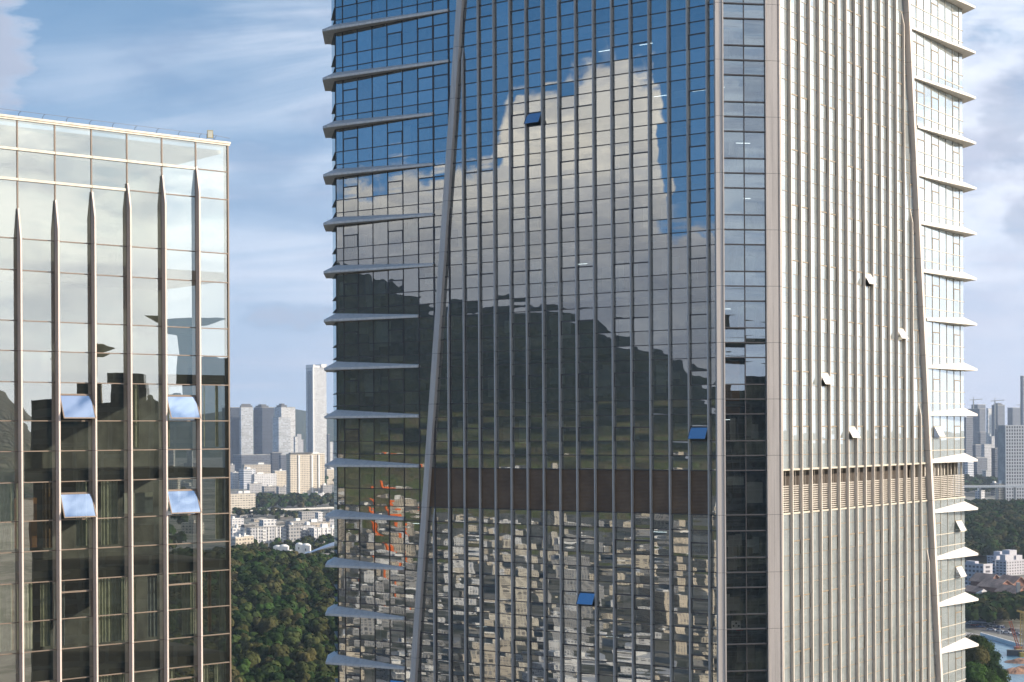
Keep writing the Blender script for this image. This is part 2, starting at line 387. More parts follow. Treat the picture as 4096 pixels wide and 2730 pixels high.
def swingglassB(n):
    gl = n.new('ShaderNodeBsdfGlossy'); gl.inputs['Roughness'].default_value = 0.05
    df = n.new('ShaderNodeBsdfDiffuse'); n.put(df.inputs[0], (.75, .76, .78, 1)); return n.mixs(.35, df.outputs[0], gl.outputs[0])
M['swingB'] = mat('whitened_sash_glass', swingglassB)  # lit white of the sunny-face open sashes painted as a pale diffuse coat
def swingglass(n):
    gl = n.new('ShaderNodeBsdfGlossy'); gl.inputs['Roughness'].default_value = 0.02; n.put(gl.inputs['Color'], (0.62, 0.71, 0.86, 1))
    tr = n.new('ShaderNodeBsdfTransparent'); n.put(tr.inputs[0], (0.4, 0.5, 0.55, 1)); df = n.new('ShaderNodeBsdfDiffuse'); n.put(df.inputs[0], (.6, .62, .66, 1))
    return n.mixs(0.72, n.mixs(.08, tr.outputs[0], df.outputs[0]), gl.outputs[0])
M['swing'] = mat('open_sash_glass', swingglass)

def glaze(face, key, edges, lv, sash_cols, opens, gm, wavef):
    for (zt, zb, kind) in lv:
        if kind == 'band': continue
        for c in range(len(edges) - 1):
            a0, a1 = edges[c], edges[c+1]; am = (a0 + a1) / 2; zm = (zt + zb) / 2
            sz = px_sz(face, am, zm)
            if kind == 'win' and (c in sash_cols or open_here(opens, a0, a1, zb, zt - 0.94)):
                zs = zt - 0.94
                mb = MB(); face.pane(mb, a0, a1, zs, zt, jit(wavef(zm))); panes[key].append((sz * (a1-a0) * .94, mb))
                if open_here(opens, a0, a1, zb, zs):
                    swing(face, a0 + .06, a1 - .06, zb, zs, gm, M['frame'] if key == 'A' else M['frameB'])
                else:
                    mb = MB(); face.pane(mb, a0, a1, zb, zs, jit(wavef(zm)), o=0.02); panes[key].append((sz * (a1-a0) * 1.05, mb))
                fr = MB(); fw = 0.045 if key == 'A' else 0.04
                face.box(fr, a0 + .03, a1 - .03, -0.02, 0.06, zs - fw * 1.1, zs + fw * 1.1)
                face.box(fr, a0 + .03, a0 + .03 + fw * 1.3, -0.02, 0.055, zb + .03, zs - fw * 1.1)
                face.box(fr, a1 - .03 - fw * 1.3, a1 - .03, -0.02, 0.055, zb + .03, zs - fw * 1.1)
                sashes['A' if key != 'B' else 'B'].append((sz, fr))
            else:
                mb = MB(); face.pane(mb, a0, a1, zb, zt, jit(wavef(zm))); panes[key].append((sz * (a1-a0) * (zt-zb), mb))
edgesA = [0.36] + [s + 0.045 for s in finsA if s < 25.0] + colsA[0:]
edgesA = sorted(set(edgesA)); edgesA = [e for i, e in enumerate(edgesA) if i == 0 or e - edgesA[i-1] > 0.4]
nmain = len([e for e in edgesA if e < 25.15])
scA = {i for i in range(nmain) if i in sashA}
base = edgesA.index(25.19)
scA = {i for i in scA if i < base} | {base, base + 1, base + 3, base + 6}
wave = lambda z: 0.22 if z > 112 else 1.45
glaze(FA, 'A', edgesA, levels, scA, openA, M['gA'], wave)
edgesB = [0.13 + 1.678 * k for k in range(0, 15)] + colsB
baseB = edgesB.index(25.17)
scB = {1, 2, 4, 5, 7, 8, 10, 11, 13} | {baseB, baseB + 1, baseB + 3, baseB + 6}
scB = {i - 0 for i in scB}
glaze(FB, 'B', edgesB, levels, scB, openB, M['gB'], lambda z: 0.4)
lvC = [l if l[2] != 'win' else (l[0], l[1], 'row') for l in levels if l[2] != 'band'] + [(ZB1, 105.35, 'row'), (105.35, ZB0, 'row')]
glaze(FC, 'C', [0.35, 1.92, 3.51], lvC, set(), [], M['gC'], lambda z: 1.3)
allp = [(k, mb, 'gA') for k, mb in panes['A']] + [(k, mb, 'gB') for k, mb in panes['B']] + [(k, mb, 'gC') for k, mb in panes['C']]
allp.sort(key=lambda t: -t[0])
for k, mb, m in allp[:97]: tb(mb, 'window_pane', M[m], attrs=True)
for m, lab in (('gA', 'glazing'), ('gB', 'glazing'), ('gC', 'glazing')):
    r = MB()
    for k, mb, mm in allp[97:]:
        if mm == m:
            b = len(r.v); r.v += mb.v; r.f += [tuple(i + b for i in f) for f in mb.f]; r.uv += mb.uv; r.jit += mb.jit
    if r.f: tb(r, lab, M[m], attrs=True)['kind'] = 'stuff'
pool(sashes['A'], 'sash_frame', M['frame'], tower, n=60, restname='sash_frames')
pool(sashes['B'], 'sash_frame', M['frameT'], tower, n=38, restname='sash_frames')
# transoms: one part per level and side
tz = sorted({round(l[0], 3) for l in levels} | {round(l[1], 3) for l in levels})
for z in tz:
    a, b = MB(), MB()
    FA.box(a, 0.36, 37.70, -0.04, 0.06, z - 0.030, z + 0.030)
    FC.box(a, 0.36, 3.50, -0.04, 0.15, z - 0.042, z + 0.042)
    tb(a, 'transom', M['frame'])
    b2 = MB(); cb = creaseB(z) - .3
    if abs(z - ZB0) > 0.01 and abs(z - ZB1) > 0.01:
        FB.box(b2, 0.20, cb, -0.04, 0.03, z - 0.022, z + 0.022); FB.box(b, cb + .01, 37.84, -0.04, 0.045, z - 0.032, z + 0.032)
    else: FB.box(b2, 0.20, cb, -0.04, 0.10, z - 0.07, z + 0.07); FB.box(b, cb + .01, 37.84, -0.04, 0.10, z - 0.07, z + 0.07)
    tb(b2, 'transom', M['frameT'] if abs(z - ZB0) > 0.01 and abs(z - ZB1) > 0.01 else M['frameB'])
    FE.box(b, 0.02, 4.4, -0.04, 0.10, z - 0.04, z + 0.04)
    tb(b, 'transom', M['frameB'])
# mullions of the corner bays and the chamfer
for s in colsA:
    a = MB(); FA.box(a, s - .025, s + .025, -0.04, 0.045, ZLO, ZHI); tb(a, 'mullion', M['frame'])
for s in colsB[:-1]:
    a = MB(); FB.box(a, s - .02, s + .02, -0.04, 0.042, ZLO, ZHI); tb(a, 'mullion', M['frameB'])
a = MB(); FC.box(a, 1.89, 1.95, -0.04, 0.06, ZLO, ZHI); tb(a, 'mullion', M['frame'])
for s in finsA:                                               # thin mullion line above the fin tips
    if s > 22:
        a = MB(); FA.box(a, s - .0, s + .06, -0.04, 0.046, ZLO, ZHI); tb(a, 'mullion', M['frame'])
# fins: full height blades ending in a point beside the slanting pier
def fin(face, s, ztop, w, dpt, m, name='fin'):
    mb = MB(); z0 = ZLO
    js = [z for z in joints if z < ztop - 0.9] if ztop < ZHI else list(joints)
    zs = sorted(js); lo = z0
    top_full = ztop - 1.15 if ztop < ZHI else ztop
    cuts = [z for z in zs if z < top_full - .3] + [top_full]
    for c in cuts:
        face.box(mb, s, s + w, -0.02, dpt, lo + 0.008, c - 0.008); lo = c
    if ztop < ZHI:
        z1 = top_full - .008
        mb.hexa([face.p(s, dpt, z1), face.p(s+w, dpt, z1), face.p(s+w, -.02, z1), face.p(s, -.02, z1),
                 face.p(s, .02, ztop), face.p(s+w, .02, ztop), face.p(s+w, -.02, ztop), face.p(s, -.02, ztop)])
    o = tb(mb, name, m)
    st_ = MB(); face.box(st_, s + w * .3, s + w * .7, -0.02, dpt - 0.02, z0, top_full - .02)
    st_.build('backing_strip', M['joint'], o)
def first_below(cr, s, side):
    best = 0
    for z in joints:
        if s + 0.12 < cr(z) - side: best = max(best, z)
    return best
for s in finsA:
    zt = ZHI if s < creaseA(ZHI) - PW - .2 else first_below(creaseA, s, PW + .15)
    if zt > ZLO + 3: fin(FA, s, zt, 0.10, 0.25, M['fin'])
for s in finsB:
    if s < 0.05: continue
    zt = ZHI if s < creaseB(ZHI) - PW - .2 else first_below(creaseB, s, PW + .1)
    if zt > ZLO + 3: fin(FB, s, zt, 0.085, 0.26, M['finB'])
# slanting piers
def slant(face, cr, m, w0, w1, dpt):
    mb = MB(); zs = [ZLO] + sorted(joints) + [ZHI]
    for a, b in zip(zs[:-1], zs[1:]):
        a += .012; b -= .012
        ca, cb = cr(a), cr(b)
        mb.hexa([face.p(ca - w1, dpt, a), face.p(ca - w0, dpt, a), face.p(ca - w0, -.02, a), face.p(ca - w1, -.02, a),
                 face.p(cb - w1, dpt, b), face.p(cb - w0, dpt, b), face.p(cb - w0, -.02, b), face.p(cb - w1, -.02, b)])
    o = tb(mb, 'slanting_pier', m)
    mb = MB(); ca, cb = cr(ZLO), cr(ZHI); e = .03
    mb.hexa([face.p(ca - w1 + e, dpt - .03, ZLO), face.p(ca - w0 - e, dpt - .03, ZLO), face.p(ca - w0 - e, -.02, ZLO), face.p(ca - w1 + e, -.02, ZLO),
             face.p(cb - w1 + e, dpt - .03, ZHI), face.p(cb - w0 - e, dpt - .03, ZHI), face.p(cb - w0 - e, -.02, ZHI), face.p(cb - w1 + e, -.02, ZHI)])
    mb.build('backing_strip', M['joint'], o)
slant(FA, creaseA, M['pier'], 0.25, 0.80, 0.36)
slant(FB, creaseB, M['pier'], 0.05, 0.50, 0.48)
# corner piers either side of the chamfer
def corner_pier(segs, m):
    mb = MB(); zs = [ZLO] + sorted(joints) + [ZHI]
    for a, b in zip(zs[:-1], zs[1:]):
        for (face, s0, s1, o0, o1) in segs: face.box(mb, s0, s1, o0, o1, a + .012, b - .012)
    o = tb(mb, 'corner_pier', m)
    mb = MB()
    for (face, s0, s1, o0, o1) in segs: face.box(mb, s0 + .02, s1 - .02, o0, o1 - .02, ZLO, ZHI)
    mb.build('backing_strip', M['joint'], o)
corner_pier([(FC, -0.30, -0.02, -.25, .16), (FC, -0.01, 0.19, -.25, .16), (FC, 0.22, 0.32, -.25, .20), (FA, 0.10, 0.34, -.2, .10)], M['pier'])
corner_pier([(FC, 3.54, 3.62, -.25, .20), (FC, 3.65, 4.06, -.25, .16), (FC, 4.07, 4.47, -.25, .16), (FB, -0.02, 0.16, -.25, .22)], M['pier'])
# plant-room band: brown louvres on the shaded face, open slats on the sunny face
ea = [e for e in edgesA if e < creaseA(105) - .3] + [creaseA(105.3) - .5]
for i in range(1, len(ea) - 1):
    a = MB(); FA.box(a, ea[i] + .02, ea[i+1] - .02, -0.05, 0.015, ZB0 + .05, ZB1 - .05); tb(a, 'louvre_panel', M['louver'])
a = MB(); FA.box(a, creaseA(105) , 37.66, -.05, .0, ZB0, ZB1); 
lb = [e for e in edgesA if e > creaseA(105)]
lb = [creaseA(105) - .5] + lb
for i in range(len(lb) - 1):
    for zt, zb in ((ZB1, 105.2), (105.2, ZB0)):
        g = MB(); FA.pane(g, lb[i], lb[i+1], zb, zt, jit(.5)); tb(g, 'glazing', M['gA'], attrs=True)['kind'] = 'stuff'
a = MB(); FA.pane(a, edgesA[0], edgesA[1], ZB0, ZB1, (0, 0, .5)); tb(a, 'window_pane', M['gA'], attrs=True)
a = MB(); FA.box(a, lb[0], 37.66, -.04, .035, 105.165, 105.235); tb(a, 'transom', M['frame'])
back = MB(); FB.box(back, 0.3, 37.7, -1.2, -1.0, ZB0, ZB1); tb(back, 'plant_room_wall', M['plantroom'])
eb = [e for e in edgesB]
for i in range(len(eb) - 1):
    a = MB(); x0, x1 = eb[i] + .09, eb[i+1] - .03
    z = ZB0 + .16
    while z < ZB0 + 2.15:
        face = FB
        a.hexa([face.p(x0, .02, z), face.p(x1, .02, z), face.p(x1, -.10, z + .05), face.p(x0, -.10, z + .05),
                face.p(x0, .02, z + .055), face.p(x1, .02, z + .055), face.p(x1, -.10, z + .085), face.p(x0, -.10, z + .085)])
        z += 0.168
    for k in (0.3, 0.68):
        xm = x0 + (x1 - x0) * k
        FB.box(a, xm - .012, xm + .012, -.16, -.11, ZB0, ZB1)
    tb(a, 'louvre_slats', M['slat'])
for i in range(14):                                                  # pipes and posts behind the open strip
    a = MB(); s = 27.2 + i * .78; FB.box(a, s, s + .16 + .2 * random.random(), -.75, -.5, ZB0 + 2.1, ZB1); tb(a, 'duct', M['slat'] if i % 2 else M['concrete'])
# canopies: wedge-shaped brise-soleil at every floor, wrapping the outer corner
def canopy(face, cface, s_end, s_cor, z, m, mirror, cols):
    mb = MB(); w = []
    def prof(dep): return [(0.02, 0.0), (dep, 0.0), (dep, 0.19), (0.02, 0.19 + dep * 0.52)]
    D0, D1 = 0.16, 1.12
    cuts = [s_end] + [c for c in cols if s_end + .3 < c < s_cor - .2]
    if len(cuts) > 7: pass
    cuts.append(s_cor)
    def ring(s, dep, corner=False):
        pts = []
        for o, h in prof(dep):
            if corner:   # mitre towards the chamfer
                q = face.p(s, o, z + h); t = math.tan(math.radians(22.5)) * o
                q = face.p(s + t, o, z + h)
                pts.append(q)
            else: pts.append(face.p(s, o, z + h))
        return pts
    for i in range(len(cuts) - 1):
        f0 = (cuts[i] - s_end) / (s_cor - s_end); f1 = (cuts[i+1] - s_end) / (s_cor - s_end)
        g = 0.012
        a, b = ring(cuts[i] + g, D0 + (D1 - D0) * f0), ring(cuts[i+1] - (g if i < len(cuts) - 2 else 0), D0 + (D1 - D0) * f1, i == len(cuts) - 2)
        mb.hexa([a[0], a[1], b[1], b[0], a[3], a[2], b[2], b[3]])
    # chamfer part
    L = 4.3
    a = ring(s_cor, D1, True)
    DE = 0.62
    b = [cface.p(L, o, z + h) for o, h in prof(DE)]
    mb.hexa([a[0], a[1], b[1], b[0], a[3], a[2], b[2], b[3]])
    o = tb(mb, 'canopy', m)
    if not mirror:                                # nose strip painted paler to stand in for its brighter lighting
        fa = MB(); e = .015
        for i in range(len(cuts) - 1):
            f0 = (cuts[i] - s_end) / (s_cor - s_end); f1 = (cuts[i+1] - s_end) / (s_cor - s_end)
            d0, d1 = D0 + (D1 - D0) * f0, D0 + (D1 - D0) * f1; c0, c1 = cuts[i] + .012, cuts[i+1] - .012
            fa.hexa([face.p(c0, d0 + .03, z + e), face.p(c1, d1 + .03, z + e), face.p(c1, d1 + .002, z + e), face.p(c0, d0 + .002, z + e),
                     face.p(c0, d0 + .03, z + .20), face.p(c1, d1 + .03, z + .20), face.p(c1, d1 + .002, z + .20), face.p(c0, d0 + .002, z + .20)])
        fa.build('fascia', M['fascia'], o)
    return o
endsA = lambda z: 25.19 if z > 139 else 26.86 if z > 122 else 28.51 if z > 106 else 30.18 if z > 88 else 31.85
endsB = lambda z: 25.17 if z > 139 else 26.89 if z > 122 else 28.63 if z > 106 else 30.29 if z > 88 else 31.98
for z in T0all:
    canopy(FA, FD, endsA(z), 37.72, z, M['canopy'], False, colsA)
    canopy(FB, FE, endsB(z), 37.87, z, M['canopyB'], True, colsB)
# left chamfer glass and outer frame
for i, (zt, zb, k) in enumerate(levels):
    g = MB(); g.quad(FD.p(0.0, 0, zb), FD.p(4.4, 0, zb), FD.p(4.4, 0, zt), FD.p(0.0, 0, zt), (0, 0, 0)); tb(g, 'glazing', M['gS'], attrs=True)['kind'] = 'stuff'
    a = MB(); FD.box(a, -.02, 4.45, 0.0, 0.05, zb - .03, zb + .03); tb(a, 'transom', M['frame'])
# inside: floor slabs, ceilings, core wall, blinds
def inset_poly(o):
    return [FA.p(37.4, -o, 0), FA.p(0.4 + o * .3, -o, 0), FC.p(0.4 - o*.2, -o, 0), FB.p(0.4 + o*.3, -o, 0), FB.p(37.4, -o, 0), FB.p(37.4, -20, 0), FA.p(37.4, -20, 0)]
def prism(pts, z0, z1):
    mb = MB(); n = len(pts)
    mb.poly([(p.x, p.y, z1) for p in pts]); mb.poly([(p.x, p.y, z0) for p in reversed(pts)])
    for i in range(n):
        a, b = pts[i], pts[(i+1) % n]; mb.quad((a.x, a.y, z0), (b.x, b.y, z0), (b.x, b.y, z1), (a.x, a.y, z1))
    return mb
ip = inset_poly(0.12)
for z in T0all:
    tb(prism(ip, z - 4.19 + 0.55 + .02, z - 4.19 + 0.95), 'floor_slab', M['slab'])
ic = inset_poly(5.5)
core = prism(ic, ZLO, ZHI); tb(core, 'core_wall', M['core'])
blinds = []
for k in range(210):
    face = FA if random.random() < .72 else FC
    T = random.choice(T0all[4:]); 
    if face is FA:
        c = random.randrange(1, len(edgesA) - 1); a0, a1 = edgesA[c], edgesA[c+1]
    else: a0, a1 = random.choice(((.4, 1.9), (1.95, 3.5)))
    w = (a1 - a0) * random.uniform(.25, 1)
    a = MB(); o_in = random.choice((.4, .4, 1.6, 3.0)); a1_ = a0 + .05 + random.random() * (a1 - a0 - w); face.box(a, a1_, a1_ + w, -o_in - .05, -o_in, T - random.uniform(1.0, 3.0), T - random.uniform(.1, .9)); (blinds if k >= 90 else [tb(a, 'blind', M['blind'])]).append(a)
r = MB()
for a in blinds[:]:
    b = len(r.v); r.v += a.v; r.f += [tuple(i + b for i in f) for f in a.f]; r.uv += a.uv; r.jit += a.jit
if r.f: tb(r, 'blinds', M['slat'])['kind'] = 'stuff'
for k in range(22):
    T = random.choice(T0all[3:]); a = MB(); 
    if k % 3: s0 = random.uniform(2, 36); FA.box(a, s0, s0 + 1.2, -2.6, -2.55, T - .42, T - .38)
    else: s0 = random.choice((.5, 2.1)); FC.box(a, s0, s0 + 1.1, -2.6, -2.55, T - .42, T - .38)
    tb(a, 'ceiling_tube', M['tube'])
bd = MB(); FC.box(bd, .85, 1.55, -.30, -.27, 95.28, 95.86); bo = tb(bd, 'display_board', M['fascia'])
for (sx, sz_) in ((1.0, 95.48), (1.2, 95.68), (1.4, 95.48)):
    dt = MB(); pts = [FC.p(sx + .07 * math.cos(t_ * math.pi / 6), -.262, sz_ + .07 * math.sin(t_ * math.pi / 6)) for t_ in range(12)]; dt.poly(pts); dt.build('spot', M['joint'], bo)
M['redbox'] = plain('red_box', (.6, .04, .04), .5)
a = MB(); FC.box(a, 1.25, 1.75, -.5, -.28, 94.98, 95.22); tb(a, 'red_box', M['redbox'])
a = MB(); FC.box(a, .4, 1.85, -1.3, -1.2, 111.2, 115.2); tb(a, 'timber_partition', M['wood'])
pe = FD.p(4.4, -.15, 0); FS = Face(Vector((pe.x, pe.y)), dB, (-nB[0], -nB[1]))
a = MB(); FS.box(a, 0, 33, -.5, 0, ZLO, ZHI); tb(a, 'rear_wall', M['core'])
# rest of the building below and above the picture
def simple_facade(name, wall, win, px_, pz_, wx=(.18, .82), wz=(.25, .8), band=None, rough=.8):
    def fn(n):
        tcn = n.new('ShaderNodeTexCoord').outputs['Object']; x, y, z = n.xyz(tcn)
        nz = n.m('ABSOLUTE', n.xyz(n.new('ShaderNodeNewGeometry').outputs['Normal'])[2])
        u = n.m('FRACT', n.m('DIVIDE', n.m('ADD', n.m('ADD', x, y), 1000.0), px_)); v = n.m('FRACT', n.m('DIVIDE', n.m('ADD', z, 0.01), pz_))
        iu = n.m('FLOOR', n.m('DIVIDE', n.m('ADD', n.m('ADD', x, y), 1000.0), px_)); iv = n.m('FLOOR', n.m('DIVIDE', n.m('ADD', z, 0.01), pz_))
        wn = n.new('ShaderNodeTexWhiteNoise'); n.put(wn.inputs[0], n.comb(iu, iv, 0.0)); rv = wn.outputs[0]
        a = n.m('MULTIPLY', n.m('GREATER_THAN', u, wx[0]), n.m('LESS_THAN', u, wx[1]))
        b = n.m('MULTIPLY', n.m('GREATER_THAN', v, wz[0]), n.m('LESS_THAN', v, wz[1]))
        mk = n.m('MULTIPLY', n.m('MULTIPLY', a, b), n.m('LESS_THAN', nz, .5))
        g = n.new('ShaderNodeNewGeometry').outputs['Position']
        no = n.noise(n.vm('MULTIPLY', g, (.1, .1, .03)), 1.0, 5.0, .6)
        wc = n.mix(n.ss(no, .35, .7), tuple(c * .86 for c in wall), wall)
        gc = n.mix(rv, tuple(c * .6 for c in win), tuple(min(1, c * 1.7) for c in win))
        return princ(n, n.mix(mk, wc, gc), n.m('SUBTRACT', rough, n.m('MULTIPLY', mk, rough - .25)), 0, .5)
    return mat(name, fn)
M['f_body'] = simple_facade('tower_body', (.12, .14, .15), (.05, .06, .07), 1.68, 4.19, (.1, .9), (.1, .8), rough=.3)
body = prism([FA.p(37.75, -.1, 0), FA.p(0, -.1, 0), FB.p(0, -.1, 0), FB.p(37.87, -.1, 0), FB.p(37.87, -37.0, 0)], 0, ZLO - .02); tb(body, 'lower_wall', M['f_body'])
body = prism([FA.p(37.75, -.1, 0), FA.p(0, -.1, 0), FB.p(0, -.1, 0), FB.p(37.87, -.1, 0), FB.p(37.87, -37.0, 0)], ZHI + .02, 198.0); tb(body, 'upper_wall', M['f_body'])
unshift(tower)

# ================================================================== THE OFFICE BLOCK ON THE LEFT
PL = Vector((-17.820, 72.70)); FL = Face(PL, dL, nL)
office = empty('office_block', (-17.8, 72.7, 0)); office['label'] = 'gold tinted glass office block with pale vertical fins at the left'; office['category'] = 'office block'
def ob(mb, name, m, parent=None, **k): return mb.build(name, m, parent or office, **k)
M['finL'] = metal_panel('pink_grey_fin', (0.70, 0.60, 0.54), 0.5, 0.0)
M['capL'] = metal_panel('pale_cap', (0.62, 0.58, 0.50), 0.5, 0.1)
M['frameL'] = plain('bronze_frame', (0.17, 0.13, 0.10), 0.5, 0.1)
M['curtain'] = plain('curtain', (0.50, 0.52, 0.42), 0.9, 0, 0.2, 3.0); M['curtain2'] = plain('blue_grey_curtain', (0.26, 0.30, 0.34), 0.9, 0, 0.2, 3.0); M['curtain3'] = plain('brown_curtain', (0.26, 0.16, 0.09), 0.9, 0, 0.3, 3.0)
mulL = [-6.88, -5.21, -3.541, -1.876, -0.206, 1.470, 3.165, 4.862, 6.50]
rowsL = [123.10, 121.86, 120.60, 118.15, 116.83, 114.73, 113.48]
J = 113.48
while J > 92:
    rowsL += [J - 1.30, J - 2.92, J - 4.19]; J -= 4.19
panesL = []
openL = {(4, 112.18), (7, 112.18), (4, 107.99), (7, 107.99)}
for i in range(len(rowsL) - 1):
    zt, zb = rowsL[i], rowsL[i+1]
    for c in range(len(mulL) - 1):
        a0, a1 = mulL[c], mulL[c+1]
        sash = c in (3, 6) and i >= 7 and (i - 7) % 3 == 0
        D = FL.p(a0, 0, zt).y; sz = (F / D) ** 2
        if sash:
            zs = zt - .50
            mb = MB(); FL.pane(mb, a0, a1, zs, zt, jit(.3)); panesL.append((sz * .8, mb))
            fr = MB(); FL.box(fr, a0 + .05, a1 - .05, -.02, .05, zs - .035, zs + .035); FL.box(fr, a1 - .11, a1 - .05, -.02, .05, zb + .03, zs - .035)
            ob(fr, 'sash_frame', M['frameL'])
            if zt > 107:
                h = zs - zb; an = .42; out = h * math.sin(an); dz = h * math.cos(an)
                def q(a, t, off=0.0): return FL.p(a, .05 + out * (1 - t) + off, zs - dz * (1 - t))
                fr = MB(); b0, b1 = a0 + .10, a1 - .08; w = .05
                for (c0, c1, t0, t1) in ((b0, b0 + w, 0, 1), (b1 - w, b1, 0, 1), (b0 + w, b1 - w, 0, .05), (b0 + w, b1 - w, .96, 1)):
                    fr.hexa([q(c0, t0, .03), q(c1, t0, .03), q(c1, t0), q(c0, t0), q(c0, t1, .03), q(c1, t1, .03), q(c1, t1), q(c0, t1)])
                fo = ob(fr, 'open_window', M['frameL'])
                g = MB(); g.quad(q(b0 + w, .05, .015), q(b1 - w, .05, .015), q(b1 - w, .96, .015), q(b0 + w, .96, .015)); g.build('pane', M['swing'], fo, attrs=True)
            else:
                mb = MB(); FL.pane(mb, a0, a1, zb, zs, jit(.3)); panesL.append((sz * 1.2, mb))
        else:
            mb = MB(); FL.pane(mb, a0, a1, zb, zt, jit(.3)); panesL.append((sz * (zt - zb), mb))
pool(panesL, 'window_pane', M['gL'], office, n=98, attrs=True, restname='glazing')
for z in rowsL[1:]:
    a = MB(); wide = .02 if min(abs(z - j) for j in (121.86, 120.6)) > .1 else .02
    FL.box(a, mulL[0], 6.50, -.04, .04, z - .022, z + .022); ob(a, 'transom', M['frameL'])
for s in mulL[:-1]:
    a = MB(); FL.box(a, s - .03, s + .03, -.04, .03, 90, 123.05); ob(a, 'mullion', M['frameL'])
a = MB(); FL.box(a, 6.47, 6.54, -.3, .05, 90, 123.05); ob(a, 'corner_post', M['frameL'])
a = MB(); FL.box(a, mulL[0], 6.60, -.5, .07, 123.06, 123.13); FL.box(a, mulL[0], 6.62, -.5, .10, 123.14, 123.23); ob(a, 'parapet_cap', M['capL'])
for z, s1 in ((121.86, 4.80), (120.60, 1.40)):
    for c in range(len(mulL) - 1):
        a0, a1 = mulL[c], min(mulL[c+1], s1)
        if a1 - a0 < .3: continue
        a = MB(); FL.box(a, a0 + .01, a1 - .01, -.02, .09, z - .055, z + .055); ob(a, 'pale_band', M['capL'])
tips = {-6.88: 119.2, -5.21: 119.4, -3.541: 0, }
tops = [(-6.88, None), (-5.21, None), (81, (815, 938)), (230.5, (783, 900)), (376.5, (751, 853)), (519, (719, 819)), (658.5, (689, 802)), (795.4, (655, 757))]
for k, (xx, ys) in enumerate(tops):
    s = mulL[k]
    if ys is None: zt, zf = 119.0 + k * .3, 117.9 + k * .3
    else:
        D = FL.p(s, 0, 0).y; zt = EYE + ang(xx, ys[0])[1] * D; zf = EYE + ang(xx, ys[1])[1] * D
    mb = MB(); w, dp = .075, .34; s0 = s - .035
    js = sorted([z for z in [118.15] + [113.48 - 4.19 * q for q in range(0, 6)] if z < zf - .1])
    lo = 90.0
    for z in js + [zf]:
        FL.box(mb, s0, s0 + w, .02, dp, lo + .006, z - .006); lo = z
    z1 = zf - .006
    mb.hexa([FL.p(s0, dp, z1), FL.p(s0 + w, dp, z1), FL.p(s0 + w, .02, z1), FL.p(s0, .02, z1), FL.p(s0, .10, zt), FL.p(s0 + w, .10, zt), FL.p(s0 + w, .02, zt), FL.p(s0, .02, zt)])
    o = ob(mb, 'fin', M['finL'])
    mb = MB(); FL.box(mb, s0 + .02, s0 + w - .02, .02, dp - .02, 90, zf - .05); mb.build('backing_strip', M['joint'], o)
# lightning wire with its little posts along the roof edge
a = MB(); last = None
for k in range(13):
    s = -6.6 + k * 1.07
    if s > 5.9: s = 5.95
    b = FL.p(s, -.2, 123.24); t1 = FL.p(s + .05, -.2, 123.50)
    pb = MB(); pb.bar(b, FL.p(s + .015, -.2, 123.40), .016); pb.bar(FL.p(s + .015, -.2, 123.39), t1 + Vector((.06, 0, 0)), .016); ob(pb, 'wire_post', M['frame'])
    if last is not None: a.bar(last, t1, .012)
    last = t1
    if s > 5.9: break
a.bar(last, FL.p(6.75, -.2, 123.45), .012); ob(a, 'lightning_wire', M['frame'])
# interior
def inL(o0, s0, s1, z0, z1, name, m):
    a = MB(); FL.box(a, s0, s1, -o0 - .0, -.12, z0, z1); ob(a, name, m)
Jz = [118.15] + [113.48 - 4.19 * q for q in range(0, 6)]
for z in Jz: inL(6, -7, 6.4, z - 1.25, z - .85, 'floor_slab', M['slabL'])
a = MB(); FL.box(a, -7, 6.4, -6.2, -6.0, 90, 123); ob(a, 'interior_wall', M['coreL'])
def folds(s0, s1, z0, z1, name, m, off=.3):
    a = MB(); n = int((s1 - s0) / .05); pr = None
    for i in range(n + 1):
        s = s0 + (s1 - s0) * i / n; o = -off - .04 * math.sin(i * 2.1) - .02 * math.sin(i * .7)
        if pr: a.quad(FL.p(pr[0], pr[1], z0), FL.p(s, o, z0), FL.p(s, o, z1), FL.p(pr[0], pr[1], z1))
        pr = (s, o)
    ob(a, name, m)
for (c, z1, f0, f1, h) in ((2, 103.8, 0.0, .45, 2.8), (4, 103.8, .05, 1.0, 2.8), (5, 103.8, 0, .3, 2.8), (6, 103.8, .6, 1.0, 2.8), (7, 103.8, 0, .25, 2.8), (7, 103.8, .75, .95, 2.8),
                           (2, 108.0, .0, .12, 2.8), (3, 108.0, .6, .95, 2.8), (4, 108.0, .3, .8, 2.8), (7, 108.0, .65, .9, 2.8), (4, 99.6, .1, .95, 2.8), (2, 99.6, .3, 1.0, 2.8), (6, 99.6, .1, .4, 2.8), (7, 99.6, .6, .95, 2.8),
                           (1, 103.8, .1, .9, 2.8), (1, 108.0, .3, .95, 2.8), (7, 112.2, .3, .38, 2.8), (7, 112.2, .66, .8, 2.8), (5, 112.2, .1, .4, 2.8)):
    a0, a1 = mulL[c], mulL[c+1]; folds(a0 + (a1 - a0) * f0 + .03, a0 + (a1 - a0) * f1 - .03, z1 - h, z1 - .02, 'curtain', M['curtain'])
for T in (112.2, 108.0, 103.8, 99.6, 95.4):
    for c in range(1, 8):
        if random.random() < (.35 if T > 105 else .6):
            a0, a1 = mulL[c], mulL[c+1]; f0 = random.choice((0, .1, .5, .7)); w_ = random.uniform(.12, .4)
            folds(a0 + (a1 - a0) * f0 + .03, min(a1 - .05, a0 + (a1 - a0) * (f0 + w_)), T - 2.8, T - .02, 'curtain', random.choice((M['curtain'], M['curtain2'], M['curtain3'])), off=random.choice((.35, .6)))
a = MB(); FL.box(a, mulL[2] + .2, mulL[2] + 1.2, -1.4, -.9, 105.2, 107.3); ob(a, 'cabinet', M['wood'])
